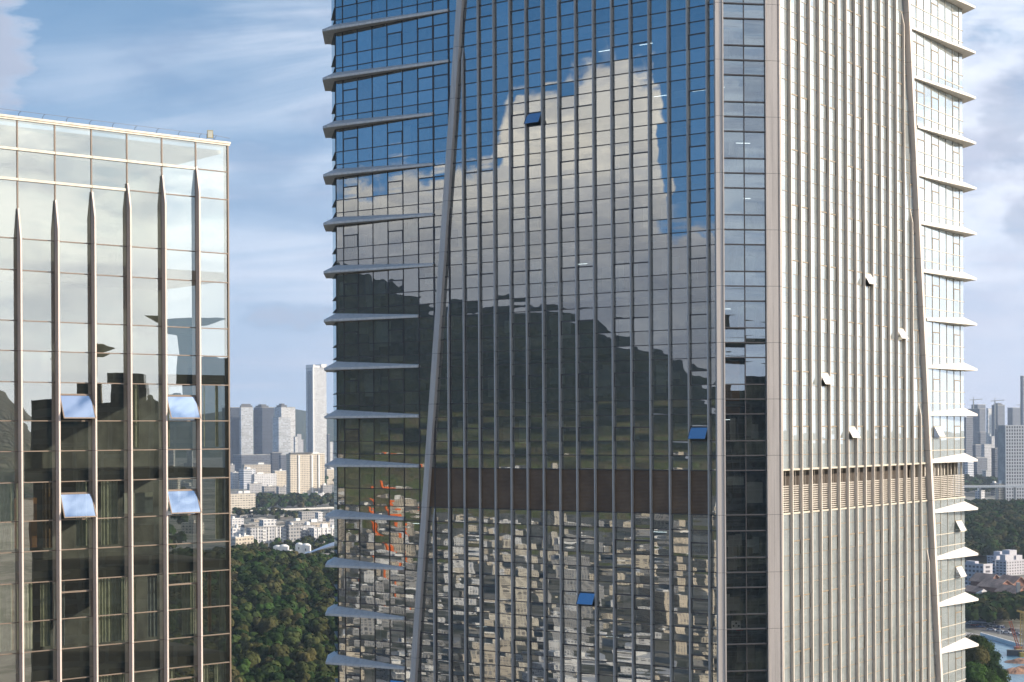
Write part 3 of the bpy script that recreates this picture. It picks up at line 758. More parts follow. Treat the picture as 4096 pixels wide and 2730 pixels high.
a = MB(); FL.box(a, mulL[5] + .1, mulL[5] + 1.5, -.7, -.6, 106.5, 107.4); ob(a, 'blind', M['blind'])
bod = prism([FL.p(-12, -.15, 0), FL.p(6.45, -.15, 0), FL.p(6.45, -16, 0), FL.p(-12, -16, 0)], 0, 89.95); ob(bod, 'lower_wall', M['f_body'])
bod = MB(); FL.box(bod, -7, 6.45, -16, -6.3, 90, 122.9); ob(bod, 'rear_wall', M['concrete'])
bod = MB(); FL.box(bod, -7, 6.45, -6.28, -.5, 122.75, 122.9); ob(bod, 'roof', M['concrete'])
unshift(office)
# floodlight on the roof corner
fl = empty('floodlight', FL.p(5.75, -.25, 123.24)); tag(fl, 'small yellowish floodlight standing on the roof corner of the left glass block', 'floodlight')
M['yell'] = plain('yellowed_enamel', (0.55, 0.44, 0.16), 0.5); 
ry = math.atan2(dL[1], dL[0])
def loc_box(parent, name, m, x0, x1, y0, y1, z0, z1, taper=1.0):
    a = MB(); xm, zm = (x0+x1)/2, (z0+z1)/2
    A = [(x0, y0, z0), (x1, y0, z0), (x1, y1, z0), (x0, y1, z0), (x0, y0, z1), (x1, y0, z1), (x1, y1, z1), (x0, y1, z1)]
    A = [((x - xm) * (taper if y == y1 else 1) + xm, y, (z - zm) * (taper if y == y1 else 1) + zm) for x, y, z in A]
    a.hexa(A); return a.build(name, m, parent)
fl.rotation_euler = (0, 0, ry - .5)
h = loc_box(fl, 'housing', M['yell'], -.13, .13, -.10, .10, .10, .46, .72)
loc_box(h, 'lens', plain('lens_glass', (.75, .74, .62), .2), -.105, .105, -.112, -.101, .13, .43)
loc_box(fl, 'bracket', M['frame'], -.15, -.132, -.03, .03, .0, .3); loc_box(fl, 'bracket', M['frame'], .132, .15, -.03, .03, .0, .3); loc_box(fl, 'foot', M['frame'], -.15, .15, -.05, .05, .0, .02)

# ================================================================== GROUND, HILLS
def hash_noise(seed):
    r = np.random.default_rng(seed); ph = r.uniform(0, 6.28, 12); kx = r.normal(0, 1, 12); ky = r.normal(0, 1, 12)
    def f(x, y, sc):
        v = 0
        for i in range(12): v += math.sin((kx[i] * x + ky[i] * y) / sc * (1 + i * .35) + ph[i]) / (1 + i * .5)
        return v / 3.2
    return f
HN = hash_noise(3)
def ground_mat(n):
    g = n.new('ShaderNodeNewGeometry').outputs['Position']
    a = n.noise(g, .012, 5.0, .6); b = n.noise(g, .05, 4.0, .6); c = n.noise(g, .5, 3.0, .6)
    col = n.mix(n.ss(a, .42, .58), (.07, .08, .055), (.24, .23, .20))
    col = n.mix(n.m('MULTIPLY', n.ss(b, .5, .62), .7), col, (.34, .32, .29))
    col = n.mix(n.m('MULTIPLY', n.ss(c, .4, .7), .3), col, (.05, .055, .05))
    return princ(n, col, .9)
M['ground'] = mat('ground', ground_mat)
a = MB(); nseg = 96; ring_r = [0, 300, 900, 2500, 6000, 12000, 40000]
a.v.append((0, 0, 0)); 
for r in ring_r[1:]:
    for k in range(nseg): t_ = 2 * math.pi * k / nseg; a.v.append((r * math.cos(t_), r * math.sin(t_), 0))
for k in range(nseg): a.f.append((0, 1 + k, 1 + (k + 1) % nseg))
for j in range(len(ring_r) - 2):
    for k in range(nseg):
        p, q = 1 + j * nseg, 1 + (j + 1) * nseg; a.f.append((p + k, q + k, q + (k + 1) % nseg, p + (k + 1) % nseg))
g = a.build('ground', M['ground']); tag(g, kind='structure')
def forest_floor(n):
    g = n.new('ShaderNodeNewGeometry').outputs['Position']
    a = n.noise(g, .15, 5.0, .6)
    return princ(n, n.mix(n.ss(a, .35, .7), (.022, .030, .014), (.060, .048, .028)), .95)
M['ffloor'] = mat('forest_floor', forest_floor)
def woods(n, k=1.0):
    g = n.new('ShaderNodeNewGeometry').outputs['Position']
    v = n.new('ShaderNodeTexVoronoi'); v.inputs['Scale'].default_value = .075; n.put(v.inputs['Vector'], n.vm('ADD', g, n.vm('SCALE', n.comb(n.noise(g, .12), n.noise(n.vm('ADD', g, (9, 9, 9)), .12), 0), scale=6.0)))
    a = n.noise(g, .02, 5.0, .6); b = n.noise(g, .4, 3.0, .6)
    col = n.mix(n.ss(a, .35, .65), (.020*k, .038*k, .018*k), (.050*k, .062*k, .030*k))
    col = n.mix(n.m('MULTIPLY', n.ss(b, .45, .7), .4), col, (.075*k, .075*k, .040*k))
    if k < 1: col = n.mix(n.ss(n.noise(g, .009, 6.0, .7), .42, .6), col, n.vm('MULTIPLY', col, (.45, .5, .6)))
    if k < 1: col = n.mix(n.ss(n.m('ADD', n.xyz(g)[2], n.m('MULTIPLY', n.noise(g, .006, 4.0, .6), 160.0)), 230.0, 110.0), col, n.mix(n.ss(a, .4, .6), (.085, .105, .040), (.12, .105, .060)))  # lower slopes painted brighter green, as if lit and less shaded
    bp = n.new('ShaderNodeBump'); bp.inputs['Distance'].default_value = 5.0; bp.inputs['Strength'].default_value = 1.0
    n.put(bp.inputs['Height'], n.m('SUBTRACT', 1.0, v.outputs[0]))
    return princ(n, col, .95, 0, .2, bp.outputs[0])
M['woods'] = mat('wooded_hill', woods); M['woodsM'] = mat('mirrored_wooded_hill', lambda n: woods(n, .50))  # mirrored copy darkened in colour to look backlit
def hillmesh(name, nx, ny, fxy, fz, m):
    a = MB()
    for j in range(ny + 1):
        for i in range(nx + 1):
            x, y = fxy(i / nx, j / ny); a.v.append((x, y, fz(x, y, i / nx, j / ny)))
    for j in range(ny):
        for i in range(nx):
            p = j * (nx + 1) + i; a.f.append((p, p + 1, p + nx + 2, p + nx + 1))
    o = a.build(name, m, smooth=True); tag(o, kind='structure'); return o
def lerp(t, pts):
    if t <= pts[0][0]: return pts[0][1]
    for (a0, b0), (a1, b1) in zip(pts[:-1], pts[1:]):
        if t <= a1: return b0 + (b1 - b0) * (t - a0) / (a1 - a0)
    return pts[-1][1]
# wooded hill on the left, in front of the city
def zleft(x, y):
    k = x / y
    crest = lerp(k, [(-.30, 6), (-.26, 16), (-.165, 24), (-.14, 22), (-.12, 18), (-.10, 17), (-.03, 14), (.0, 0)])
    p = lerp(y, [(540, -.05), (600, .04), (700, .20), (900, .62), (1050, .93), (1110, 1.0), (1180, .85), (1380, -.05)])
    return crest * p + 1.3 * HN(x, y, 55) * max(0, min(1, p * 3))
hillmesh('wooded_hill', 46, 60, lambda i, j: ((-.30 + .31 * i) * (540 + 840 * j), 540 + 840 * j), lambda x, y, i, j: zleft(x, y), M['ffloor'])
def zright(x, y):
    k = x / y
    side = lerp(k, [(.20, .0), (.25, .9), (.27, 1.0), (.31, .86), (.36, .7), (.42, .2), (.46, 0)])
    return side * lerp(y, [(1330, -.5), (1420, 0), (1500, 5), (1640, 13), (1720, 11), (1900, 17), (2000, 14), (2200, -.5)]) + 1.2 * HN(x, y, 60)* side
hillmesh('wooded_hill', 40, 44, lambda i, j: ((.19 + .28 * i) * (1330 + 870 * j), 1330 + 870 * j), lambda x, y, i, j: zright(x, y), M['ffloor'])
# far blue mountains
def ridge(name, az0, az1, rad, hts, depth, m, n=160, org=(0, 0), rough=.06, fine=0.0):
    def fxy(i, j):
        t_ = R(az0 + (az1 - az0) * i); r = rad + depth * (j - .5); return org[0] + r * math.cos(t_), org[1] + r * math.sin(t_)
    def fz(x, y, i, j):
        h = lerp(az0 + (az1 - az0) * i, hts) + fine * HN(x * 1.7, y * 1.7, 22); prof = max(0, 1 - abs(j - .5) * 2) ** .8
        return (h * (1 + rough * HN(x, y, 160) + rough * .5 * HN(x + 99, y, 45))) * prof - 3
    return hillmesh(name, n, 14, fxy, fz, m)
ridge('far_hills', 62, 118, 8500, [(62, 60), (72, 90), (80, 110), (90, 130), (96, 205), (97.5, 235), (98.4, 236), (99.5, 228), (101, 190), (118, 120)], 1400, M['woods'], rough=.03)
TO = (8.0, 133.0)
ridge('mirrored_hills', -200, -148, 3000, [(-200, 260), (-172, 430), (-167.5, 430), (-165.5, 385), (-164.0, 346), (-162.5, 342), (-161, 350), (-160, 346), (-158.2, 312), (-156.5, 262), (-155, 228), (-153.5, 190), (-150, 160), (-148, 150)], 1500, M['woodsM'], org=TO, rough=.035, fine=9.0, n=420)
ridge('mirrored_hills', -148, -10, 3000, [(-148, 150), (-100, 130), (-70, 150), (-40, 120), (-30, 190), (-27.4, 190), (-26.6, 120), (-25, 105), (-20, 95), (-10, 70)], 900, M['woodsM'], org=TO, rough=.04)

# ================================================================== TREES
def leaf_cloud(rng, r, h, nq, q, lobes=16):
    cs = []
    for _ in range(lobes):
        th = rng.uniform(0, 6.283); rr = math.sqrt(rng.uniform(0, 1)) * .62; zz_ = rng.uniform(-.35, .75)
        cs.append((rr * math.cos(th) * r, rr * math.sin(th) * r, zz_ * h * .5, rng.uniform(.30, .48) * r))
    nrmc = None
    cs = np.array(cs); pick = rng.integers(0, lobes, nq)
    d = rng.normal(size=(nq, 3)); d[:, 2] = np.abs(d[:, 2]) * 1.0 - .25; d /= np.linalg.norm(d, axis=1)[:, None]
    c = cs[pick, :3] + d * (cs[pick, 3] * rng.uniform(.78, 1.08, nq))[:, None]
    cn = c / np.array([r, r, h * .5]); cn[:, 2] += .35; cn /= np.linalg.norm(cn, axis=1)[:, None]
    nrm_ = d * .75 + cn * .75 + rng.normal(0, .20, (nq, 3)); nrm_ /= np.linalg.norm(nrm_, axis=1)[:, None]
    t1 = np.cross(nrm_, rng.normal(size=(nq, 3))); t1 /= np.linalg.norm(t1, axis=1)[:, None]; t2 = np.cross(nrm_, t1)
    s = (q * rng.uniform(.6, 1.25, nq))[:, None]
    V = np.stack([c - t1*s - t2*s*.7, c + t1*s - t2*s*.6, c + t1*s*.8 + t2*s, c - t1*s*.9 + t2*s*.8], 1).reshape(-1, 3)
    return V
def mesh_np(name, V, mats_, tint=None):
    nq = len(V) // 4; me = bpy.data.meshes.new(name)
    me.vertices.add(len(V)); me.vertices.foreach_set('co', V.astype(np.float32).ravel())
    me.loops.add(nq * 4); me.loops.foreach_set('vertex_index', np.arange(nq * 4, dtype=np.int32))
    me.polygons.add(nq); me.polygons.foreach_set('loop_start', np.arange(0, nq * 4, 4, dtype=np.int32)); me.polygons.foreach_set('loop_total', np.full(nq, 4, dtype=np.int32))
    for m in mats_: me.materials.append(m)
    me.update(calc_edges=True)
    if tint is not None:
        at_ = me.attributes.new('tint', 'FLOAT', 'FACE'); at_.data.foreach_set('value', tint.astype(np.float32))
    return me
def leafmat(name, use_obj, near=False):
    def fn(n):
        if use_obj: rnd = n.new('ShaderNodeObjectInfo').outputs['Random']
        else:
            a_ = n.new('ShaderNodeAttribute'); a_.attribute_name = 'tint'; rnd = a_.outputs['Fac']
        c = n.ramp(rnd, [(0, (.018, .038, .014)), (.3, (.028, .052, .016)), (.55, (.046, .058, .022)), (.75, (.080, .074, .032)), (.88, (.038, .094, .024)), (1, (.105, .092, .043))])
        g = n.new('ShaderNodeNewGeometry').outputs['Position']
        v = n.noise(g, 1.3, 2.0, .6)
        c = n.mix(n.m('MULTIPLY', n.ss(v, .45, .7), .3), c, n.vm('MULTIPLY', c, (1.5, 1.4, 1.2)))
        d = n.new('ShaderNodeBsdfDiffuse'); n.put(d.inputs[0], c)
        t_ = n.new('ShaderNodeBsdfTranslucent'); n.put(t_.inputs[0], c)
        return n.mixs(.06, d.outputs[0], t_.outputs[0])
    return mat(name, fn)
M['leafO'] = leafmat('tree_leaves', True); M['leafS'] = leafmat('forest_leaves', False)
M['bark'] = plain('bark', (.06, .045, .03), .95)
protos = []
for k in range(6):
    rng = np.random.default_rng(50 + k)
    V = leaf_cloud(rng, 3.6, 5.8, 1300, .42, lobes=9 + k); V[:, 2] += 5.2
    protos.append(mesh_np('tree_crown', V, [M['leafO']]))
tk = MB(); segs = 7
for (z0, z1, r0, r1) in ((-1.5, 2.5, .30, .22), (2.5, 5.0, .22, .12)):
    for i in range(segs):
        a0, a1 = 2*math.pi*i/segs, 2*math.pi*(i+1)/segs
        tk.quad((r0*math.cos(a0), r0*math.sin(a0), z0), (r0*math.cos(a1), r0*math.sin(a1), z0), (r1*math.cos(a1), r1*math.sin(a1), z1), (r1*math.cos(a0), r1*math.sin(a0), z1))
for a0 in (0.3, 2.2, 4.3): tk.bar((0, 0, 3.2), (1.6 * math.cos(a0), 1.6 * math.sin(a0), 5.2), .12)
trunk_o = tk.build('trunk', M['bark']); trunk_me = trunk_o.data; bpy.data.objects.remove(trunk_o)
def tree(x, y, z, s, label, group, mesh=None):
    r = bpy.data.objects.new('tree', None); SC.collection.objects.link(r); r.location = (x, y, z); r.scale = (s, s, s * random.uniform(.85, 1.1)); r.rotation_euler.z = random.uniform(0, 6.28)
    tag(r, label, 'tree', group)
    c = bpy.data.objects.new('crown', mesh or random.choice(protos)); SC.collection.objects.link(c); c.parent = r
    t_ = bpy.data.objects.new('trunk', trunk_me); SC.collection.objects.link(t_); t_.parent = r
    return r
def scatter(kmin, kmax, y0, y1, sp):
    out = []; y = y0
    while y < y1:
        x = kmin * y
        while x < kmax * y:
            out.append((x + random.uniform(-.42, .42) * sp, y + random.uniform(-.42, .42) * sp)); x += sp
        y += sp * .86
    return out
def forest_stuff(pts, zf, name, nq=380, q=.42, s0=.85, s1=1.25, h=5.2):
    Vs, Ts = [], []
    bank = [leaf_cloud(np.random.default_rng(90 + k), 3.6, 5.8, nq, q, lobes=9) for k in range(8)]
    for (x, y) in pts:
        s = random.uniform(s0, s1); an = random.uniform(0, 6.28); b = bank[random.randrange(8)]
        c_, s_ = math.cos(an) * s, math.sin(an) * s
        P = np.empty_like(b); P[:, 0] = b[:, 0]*c_ - b[:, 1]*s_ + x; P[:, 1] = b[:, 0]*s_ + b[:, 1]*c_ + y; P[:, 2] = (b[:, 2] + h) * s + zf(x, y)
        Vs.append(P); Ts.append(np.full(nq, random.random()))
    me = mesh_np(name, np.concatenate(Vs), [M['leafS']], np.concatenate(Ts))
    o = bpy.data.objects.new(name, me); SC.collection.objects.link(o); tag(o, kind='stuff'); return o
ptsL = [p for p in scatter(-.200, -.060, 610, 1240, 7.8)]
ptsL = [p for p in ptsL if random.random() < .93]
ptsL.sort(key=lambda p: p[1])
inview = [p for p in ptsL if -.17 < p[0]/p[1] < -.099]
NL = 215
for p in inview[:NL]:
    tree(p[0], p[1], zleft(*p) - random.uniform(.2, 3.0), random.uniform(.9, 1.5), 'rounded tree in the near part of the dense wood between the glass buildings', 'trees at the foot of the wooded hill')
chosen = set(inview[:NL])
o = forest_stuff([p for p in ptsL if p not in chosen], zleft, 'forest', nq=600, q=.50, s0=.9, s1=1.5, h=4.3)
tag(o, 'dense green and olive wood covering the hill between the two glass buildings', 'forest')
ptsR = [p for p in scatter(.235, .345, 1400, 2080, 8.5)]
o = forest_stuff(ptsR, zright, 'forest', nq=300, q=.62, s0=1.2, s1=1.8); tag(o, 'dark wooded ridge rising behind the white flats at the right edge', 'forest')
# strips of street trees inside the city
flat = lambda x, y: 0.0
def strip(x0, x1, ya, yb, n, label, s=1.3):
    pts = []
    Da, Db = EYE * F / (ya - 1723), EYE * F / (yb - 1723)
    for _ in range(n):
        D = random.uniform(min(Da, Db), max(Da, Db)); u = (random.uniform(x0, x1) - CX) / F; pts.append((u * D, D))
    o = forest_stuff(pts, flat, 'tree_belt', nq=160, q=1.0, s0=s * .8, s1=s * 1.3); tag(o, label, 'trees'); return o
strip(1005, 1360, 2004, 2036, 150, 'long belt of dark trees across the city beyond the wood', 1.6)
strip(925, 1355, 2176, 2226, 130, 'band of trees between the wood and the apartment slabs', .95)
strip(1190, 1350, 2150, 2182, 60, 'green clump beside the pale domed pavilions', 1.1)
strip(930, 1110, 2052, 2064, 40, 'trees behind the long grey apartment slab', 1.1)
strip(1260, 1350, 1900, 1945, 40, 'trees beside the foot of the tall cream flats', 2.0)
strip(1100, 1230, 2055, 2080, 24, 'scattered trees between grey sheds in the city', 1.0)
strip(3860, 4100, 1948, 1992, 120, 'hazy belt of trees below the far towers on the right', 2.2)
strip(3860, 4100, 2448, 2520, 130, 'dark roadside trees in front of the red roofed factory', 1.15)

# ================================================================== BUILDINGS OF THE CITY
def fm(wall, win=(.10, .12, .14), px_=3.6, pz_=3.2, wx=(.2, .8), wz=(.25, .78), rough=.8):
    return simple_facade('facade', wall, win, px_, pz_, wx, wz, rough=rough)
FMT = {
 'cream': fm((.58, .52, .42), (.14, .13, .12), 3.4, 3.3, (.22, .78), (.28, .76)),
 'creamv': fm((.56, .52, .44), (.20, .19, .18), 4.2, 3.2, (.15, .85), (.35, .8)),
 'white': fm((.62, .62, .62), (.14, .16, .20), 4.0, 3.3, (.2, .8), (.3, .75)),
 'whiteband': fm((.60, .62, .66), (.12, .15, .20), 60., 3.6, (.02, .98), (.35, .78)),
 'grey': fm((.33, .33, .33), (.10, .11, .13), 3.2, 3.2, (.2, .8), (.3, .8)),
 'greyw': fm((.44, .45, .47), (.10, .11, .13), 3.0, 3.1, (.25, .8), (.2, .8)),
 'dark': fm((.030, .040, .060), (.020, .028, .045), 5.0, 4.0, (.08, .92), (.2, .85), rough=.35),
 'darkb': fm((.075, .09, .12), (.04, .05, .07), 4.0, 4.0, (.1, .9), (.25, .85), rough=.4),
 'steel': fm((.40, .41, .42), (.26, .29, .32), 6.0, 4.2, (.05, .95), (.25, .8), rough=.4),
 'pale': fm((.52, .52, .50), (.34, .36, .38), 5.0, 4.2, (.1, .9), (.3, .8)),
 'beige': fm((.46, .41, .34), (.14, .14, .14), 4.0, 3.6, (.15, .85), (.35, .8)),
}
FMT['warm'] = fm((.62, .54, .43), (.20, .19, .17), 3.6, 3.2, (.2, .8), (.3, .75))
M['roof_grey'] = plain('flat_roof', (.30, .30, .29), .9, 0, .2, .1); M['white'] = plain('white_render', (.70, .69, .66), .8, 0, .06, .3)
M['roof_dark'] = plain('dark_roof', (.10, .10, .10), .9)
def bld(xl, xm, xr, ytop, ybase, kind, label, cat='building', D=None, z0=0.0, roofs=1, group=None, crown=None, maxd=60, name='building', base=None, kindL=None, lip=True):
    """a block whose nearest vertical edge stands at xm; xl..xm is its left side, xm..xr its sunlit front"""
    if D is None: D = EYE * F / (ybase - (HOR + (xm - CX) * math.sin(ROLL)))
    u, w = ang(xm, ytop); H = EYE + w * D - z0
    if xm - xl < 1: th = R(12)
    else: th = R(38)
    wd = max(4, (xr - xm) * D / F / math.cos(th)); dd = max(8, min(maxd, (xm - xl) * D / F / math.sin(th))) if xm - xl >= 1 else 18
    root = empty(name, (u * D, D, z0), th); tag(root, label, cat, group)
    m = FMT[kind] if kind in FMT else M[kind]
    a = MB(); a.box(0, wd, 0, dd, -2, H); wall = a.build('wall', m, root)
    if lip:
        a = MB(); t_ = max(.5, D / 3500)
        a.box(-.3, wd + .3, -.3, .25, H + .01, H + t_); a.box(-.3, wd + .3, dd - .25, dd + .3, H + .01, H + t_); a.box(-.3, .2, .26, dd - .26, H + .01, H + t_); a.box(wd - .2, wd + .3, .26, dd - .26, H + .01, H + t_)
        a.build('parapet', M['roof_grey'] if kind not in ('white', 'whiteband', 'cream') else M['white'], root)
    for k in range(roofs):
        bw = wd * random.uniform(.12, .3); bx = random.uniform(.05, .7) * wd; bh = random.uniform(2.5, 4.5) * max(1, H / 90)
        a = MB(); a.box(bx, bx + bw, dd * .25, dd * .7, H + .02, H + bh); a.build('roof_room', M['roof_grey'] if kind in ('dark', 'darkb') else M['white'], root)
    if crown:
        a = MB(); f0, f1, hh = crown; a.box(wd * f0, wd * f1, dd * .1, dd * .8, H + .02, H + hh * .6); a.box(wd * (f0 + .08), wd * (f1 - .12), dd * .2, dd * .6, H + hh * .6 + .01, H + hh); a.build('roof_crown', M['roof_dark'], root)
    return root, wd, dd, H
# --- left gap, far to near
bld(880, 924, 966, 1620, 0, 'dark', 'far dark tower cut off by the edge of the left glass block', 'tower', D=5100, roofs=0)
bld(962, 965, 1008, 1620, 0, 'steel', 'far tower with a pale glass face among dark towers', 'tower', D=5000, roofs=0, crown=(.0, .95, 11))
bld(1008, 1050, 1093, 1621, 0, 'dark', 'middle dark blue tower of the far cluster', 'tower', D=5050, roofs=0, crown=(.0, .6, 10))
bld(1093, 1126, 1177, 1621, 0, 'pale', 'far tower with lit beige right face right of the dark towers', 'tower', D=5200, roofs=0, crown=(.05, .45, 12))
bld(1086, 1115, 1158, 1662, 0, 'steel', 'lower glass wing standing before the lit beige far tower', 'tower', D=4900, roofs=0)
r_, wd, dd, H = bld(1221, 1255, 1304, 1462, 0, 'pale', 'tallest far tower, slender with a pale right face and dark left face', 'skyscraper', D=6000, roofs=0, lip=False)
a = MB(); a.box(-.5, 8, -1.5, dd, H, H + 10); a.box(wd - 22, wd + .5, -1.5, dd, H + .01, H + 12); a.box(8.01, wd - 22.01, 2, dd, H, H + 7); a.build('roof_crown', M['white'], r_)
a = MB(); a.box(-1.2, -.01, 10, dd - 12, 0, H - 12); a.build('dark_glass_strip', FMT['dark'], r_)
a = MB(); a.box(-2.5, 2.5, -2.5, 2.0, 0, H - .1); a.build('corner_frame', M['white'], r_)
for i, (x0, x1, yt) in enumerate(((1176, 1190, 1740), (1184, 1204, 1730), (1196, 1212, 1752), (1308, 1318, 1732), (1316, 1330, 1762), (1328, 1350, 1768), (1340, 1362, 1755))):
    bld(x0, x0 + 4, x1, yt, 0, random.choice(('pale', 'darkb', 'greyw')), ['hazy slab', 'hazy slim tower', 'hazy stepped block'][i % 3] + (' left' if i < 3 else ' right') + ' of the tallest far tower, ' + ['lowest', 'broad', 'narrow', 'thin', 'mid-sized', 'wide', 'outermost'][i], 'building', D=4600 + 60 * i, roofs=0)
bld(900, 1085 - 120, 1085, 1811, 0, 'darkb', 'long low dark glass building with pale roof edge', D=3900, roofs=0, maxd=40)
bld(1084, 1088, 1123, 1802, 0, 'dark', 'dark square block between the long glass building and the cream flats', D=3800, roofs=0)
bld(1118, 1122, 1150, 1812, 0, 'darkb', 'blue grey block just left of the tall cream flats', D=3700, roofs=1)
bld(900, 915, 935, 1850, 0, 'grey', 'grey block by the edge of the left glass block', D=3500)
bld(960, 976, 1071, 1850, 0, 'beige', 'wide beige office block behind the white banded building', D=3600)
bld(924, 928, 950, 1880, 0, 'white', 'narrow white block hard against the left glass block edge', D=3350)
bld(951, 973, 1016, 1868, 1950, 'whiteband', 'white building with dark window bands, taller left wing', D=3330)
bld(1012, 1016, 1096, 1888, 1950, 'white', 'white building with rows of small windows, lower right wing', D=3340)
bld(1094, 1098, 1141, 1876, 1940, 'cream', 'cream block with plain windows left of the tall cream flats', D=3400)
r_, wd, dd, H = bld(1141, 1160, 1287, 1808, 1976, 'cream', 'tall cream apartment slab with many rows of windows', 'apartment block', D=2980, roofs=1)
a = MB(); a.box(-1, wd * .62, -2.5, 4, H + .6, H + 2.6); a.build('roof_slab', M['roof_dark'], r_)
for f in (.22, .60, .80):
    a = MB(); a.box(wd * f, wd * f + 3, -1.6, -.02, 0, H - 2); a.build('bay_strip', M['white'], r_)
bld(1284, 1289, 1322, 1936, 1972, 'grey', 'low grey block right of the tall cream flats', D=3000)
bld(1302, 1306, 1345, 1872, 1930, 'cream', 'pale low block behind the trees right of the cream flats', D=3600)
bld(990, 995, 1040, 1926, 1962, 'greyw', 'small grey office in front of the white banded building', D=3100)
bld(1050, 1054, 1110, 1938, 1972, 'grey', 'grey low block with a bright stair column', D=3050)
bld(1108, 1112, 1158, 1940, 1974, 'greyw', 'grey low block left of the cream flats entrance', D=3040)
bld(912, 914, 1008, 1966, 2050, 'creamv', 'six storey beige apartment block touching the left glass building', 'apartment block', D=2300, roofs=2)
xs = 1008
k = 0
names_low = ['squat', 'long', 'tall', 'twin windowed', 'plain', 'broad', 'boxy', 'narrow', 'flat topped', 'stepped', 'small', 'last']
while xs < 1350:
    w_ = random.uniform(22, 42); bld(xs, xs + 3, xs + w_, random.uniform(1968, 1982), 1998, 'white', names_low[k % 12] + ' white house in the row behind the tree belt, number %s from the left' % ['one', 'two', 'three', 'four', 'five', 'six', 'seven', 'eight', 'nine', 'ten', 'eleven', 'twelve', 'thirteen', 'fourteen'][k], 'house', roofs=1, group='white houses behind the tree belt', D=2700)
    xs += w_ + random.uniform(-2, 4); k += 1
# viaduct, masts and sheds
for i, x in enumerate((1029, 1110, 1190, 1270)):
    D = 2520; u, w = ang(x, 2030); o = empty('light_mast', (u * D, D - 12 * i, 0)); tag(o, 'slim grey mast rising before the tree belt, %s from the left' % ['first', 'second', 'third', 'fourth'][i], 'mast', 'masts along the railway')
    H_ = EYE + ang(x, 1994)[1] * D; a = MB(); a.box(-.6, .6, -.6, .6, -1, H_); a.build('pole', M['concrete'], o); a = MB(); a.box(-2.2, 2.2, -.4, .4, H_ + .01, H_ + .8); a.build('lamp_head', M['white'], o)
D = 2230; p0, p1 = at(1000, 2052, D), at(1400, 2040, D + 90)
o = empty('viaduct', (p0.x, p0.y, 0)); tag(o, 'long pale elevated railway crossing the city below the tree belt', 'viaduct')
dv = Vector((p1.x - p0.x, p1.y - p0.y, 0)); a = MB(); a.bar((0, 0, 7), dv + Vector((0, 0, 7)), 8, 1.4); a.build('deck', M['concrete'], o); a = MB(); a.bar((0, -4.2, 8.2), dv + Vector((0, -4.2, 8.2)), .4, 1.6); a.build('side_wall', M['white'], o)
for i in range(7):
    a = MB(); q = dv * (i / 6.5); a.box(q.x - 1, q.x + 1, q.y - 1.5, q.y + 1.5, -1, 6.2); a.build('column', M['concrete'], o)
bld(1200, 1204, 1274, 2041, 2082, 'grey', 'dark windowless hall with a white end wall', D=2080, roofs=0)
bld(1266, 1270, 1286, 2044, 2078, 'white', 'white end box beside the dark windowless hall', D=2060, roofs=0)
bld(1308, 1314, 1350, 2046, 2100, 'greyw', 'hazy apartment house next to the tower canopy tips', D=2000)
sheds = ['long grey shed', 'low brown shed', 'grey workshop', 'flat topped store', 'rusty roofed shed', 'pale workshop', 'small dark shed', 'grey row of garages', 'low white store', 'shallow grey hall', 'dusty brown hall', 'pale flat shed', 'narrow grey shed', 'broad dark shed', 'tiny white hut', 'brown workshop']
for i in range(16):
    x = 930 + (i * 97) % 330 + 20; yb = 2062 + (i * 37) % 44
    bld(x, x + 5, x + random.uniform(25, 60), yb - random.uniform(7, 13), yb, random.choice(('grey', 'beige', 'greyw', 'roof_dark')), sheds[i] + ' among the roofs between the railway and the apartment slabs, %s' % ['furthest left', 'far left', 'left', 'centre left', 'centre', 'centre right', 'right', 'far right'][int((x - 930) / 44) % 8], 'shed', roofs=0, group='sheds and workshops beyond the wood')
bld(905, 924, 966, 2066, 2110, 'white', 'plain white box building by the left glass block, above the bright houses', D=2000, roofs=1)
r_, wd, dd, H = bld(985, 998, 1148, 2102, 2190, 'greyw', 'long grey white apartment slab with stacked balconies', 'apartment block', D=1600, roofs=0)
def balconies(r_, wd, H, fr, n, w=3.2, m='white'):
    for f in fr:
        for k in range(n):
            z = H - 2.6 - k * 3.1
            a = MB(); a.box(wd * f, wd * f + w, -1.3, -.02, z - 1.0, z); a.build('balcony', M[m], r_)
balconies(r_, wd, H, (.28, .78), 8)
for f in (.16, .42, .60, .70, .97):
    a = MB(); a.box(wd * f, wd * f + .9, -.5, -.02, 0, H); a.build('pilaster', M['white'], r_)
bld(1040, 1050, 1096, 2072, 0, 'white', 'windowless white lift tower rising behind the long balcony slab', D=1640, roofs=0)
for f, xx in enumerate((1103, 1120)): pass
bld(918, 926, 953, 2104, 2180, 'white', 'brightly sunlit white house by the left glass block, rear', D=1600)
bld(950, 956, 972, 2104, 2180, 'white', 'narrow sunlit white stair tower behind the wood', D=1650, roofs=0)
bld(930, 938, 968, 2140, 2190, 'cream', 'sunlit white house half hidden by trees, front left', D=1560)
bld(963, 972, 1006, 2135, 2200, 'cream', 'sunlit cream house half hidden by trees, front right', D=1570)
r_, wd, dd, H = bld(1146, 1152, 1194, 2094, 2180, 'grey', 'shaded grey apartment house right of the balcony slab', 'apartment block', D=1620)
r_, wd, dd, H = bld(1190, 1196, 1252, 2096, 2180, 'greyw', 'grey apartment house with white balcony rails, centre of the gap', 'apartment block', D=1640); balconies(r_, wd, H, (.15, .55), 6)
r_, wd, dd, H = bld(1246, 1250, 1320, 2106, 2180, 'white', 'apartment house with tall white pilasters near the tower', 'apartment block', D=1630, roofs=1)
for f in (.02, .22, .45, .68, .95):
    a = MB(); a.box(wd * f, wd * f + .8, -.6, -.02, 0, H); a.build('pilaster', M['white'], r_)
bld(1312, 1318, 1365, 2110, 2180, 'greyw', 'last grey apartment house partly hidden by the tower canopies', 'apartment block', D=1650)
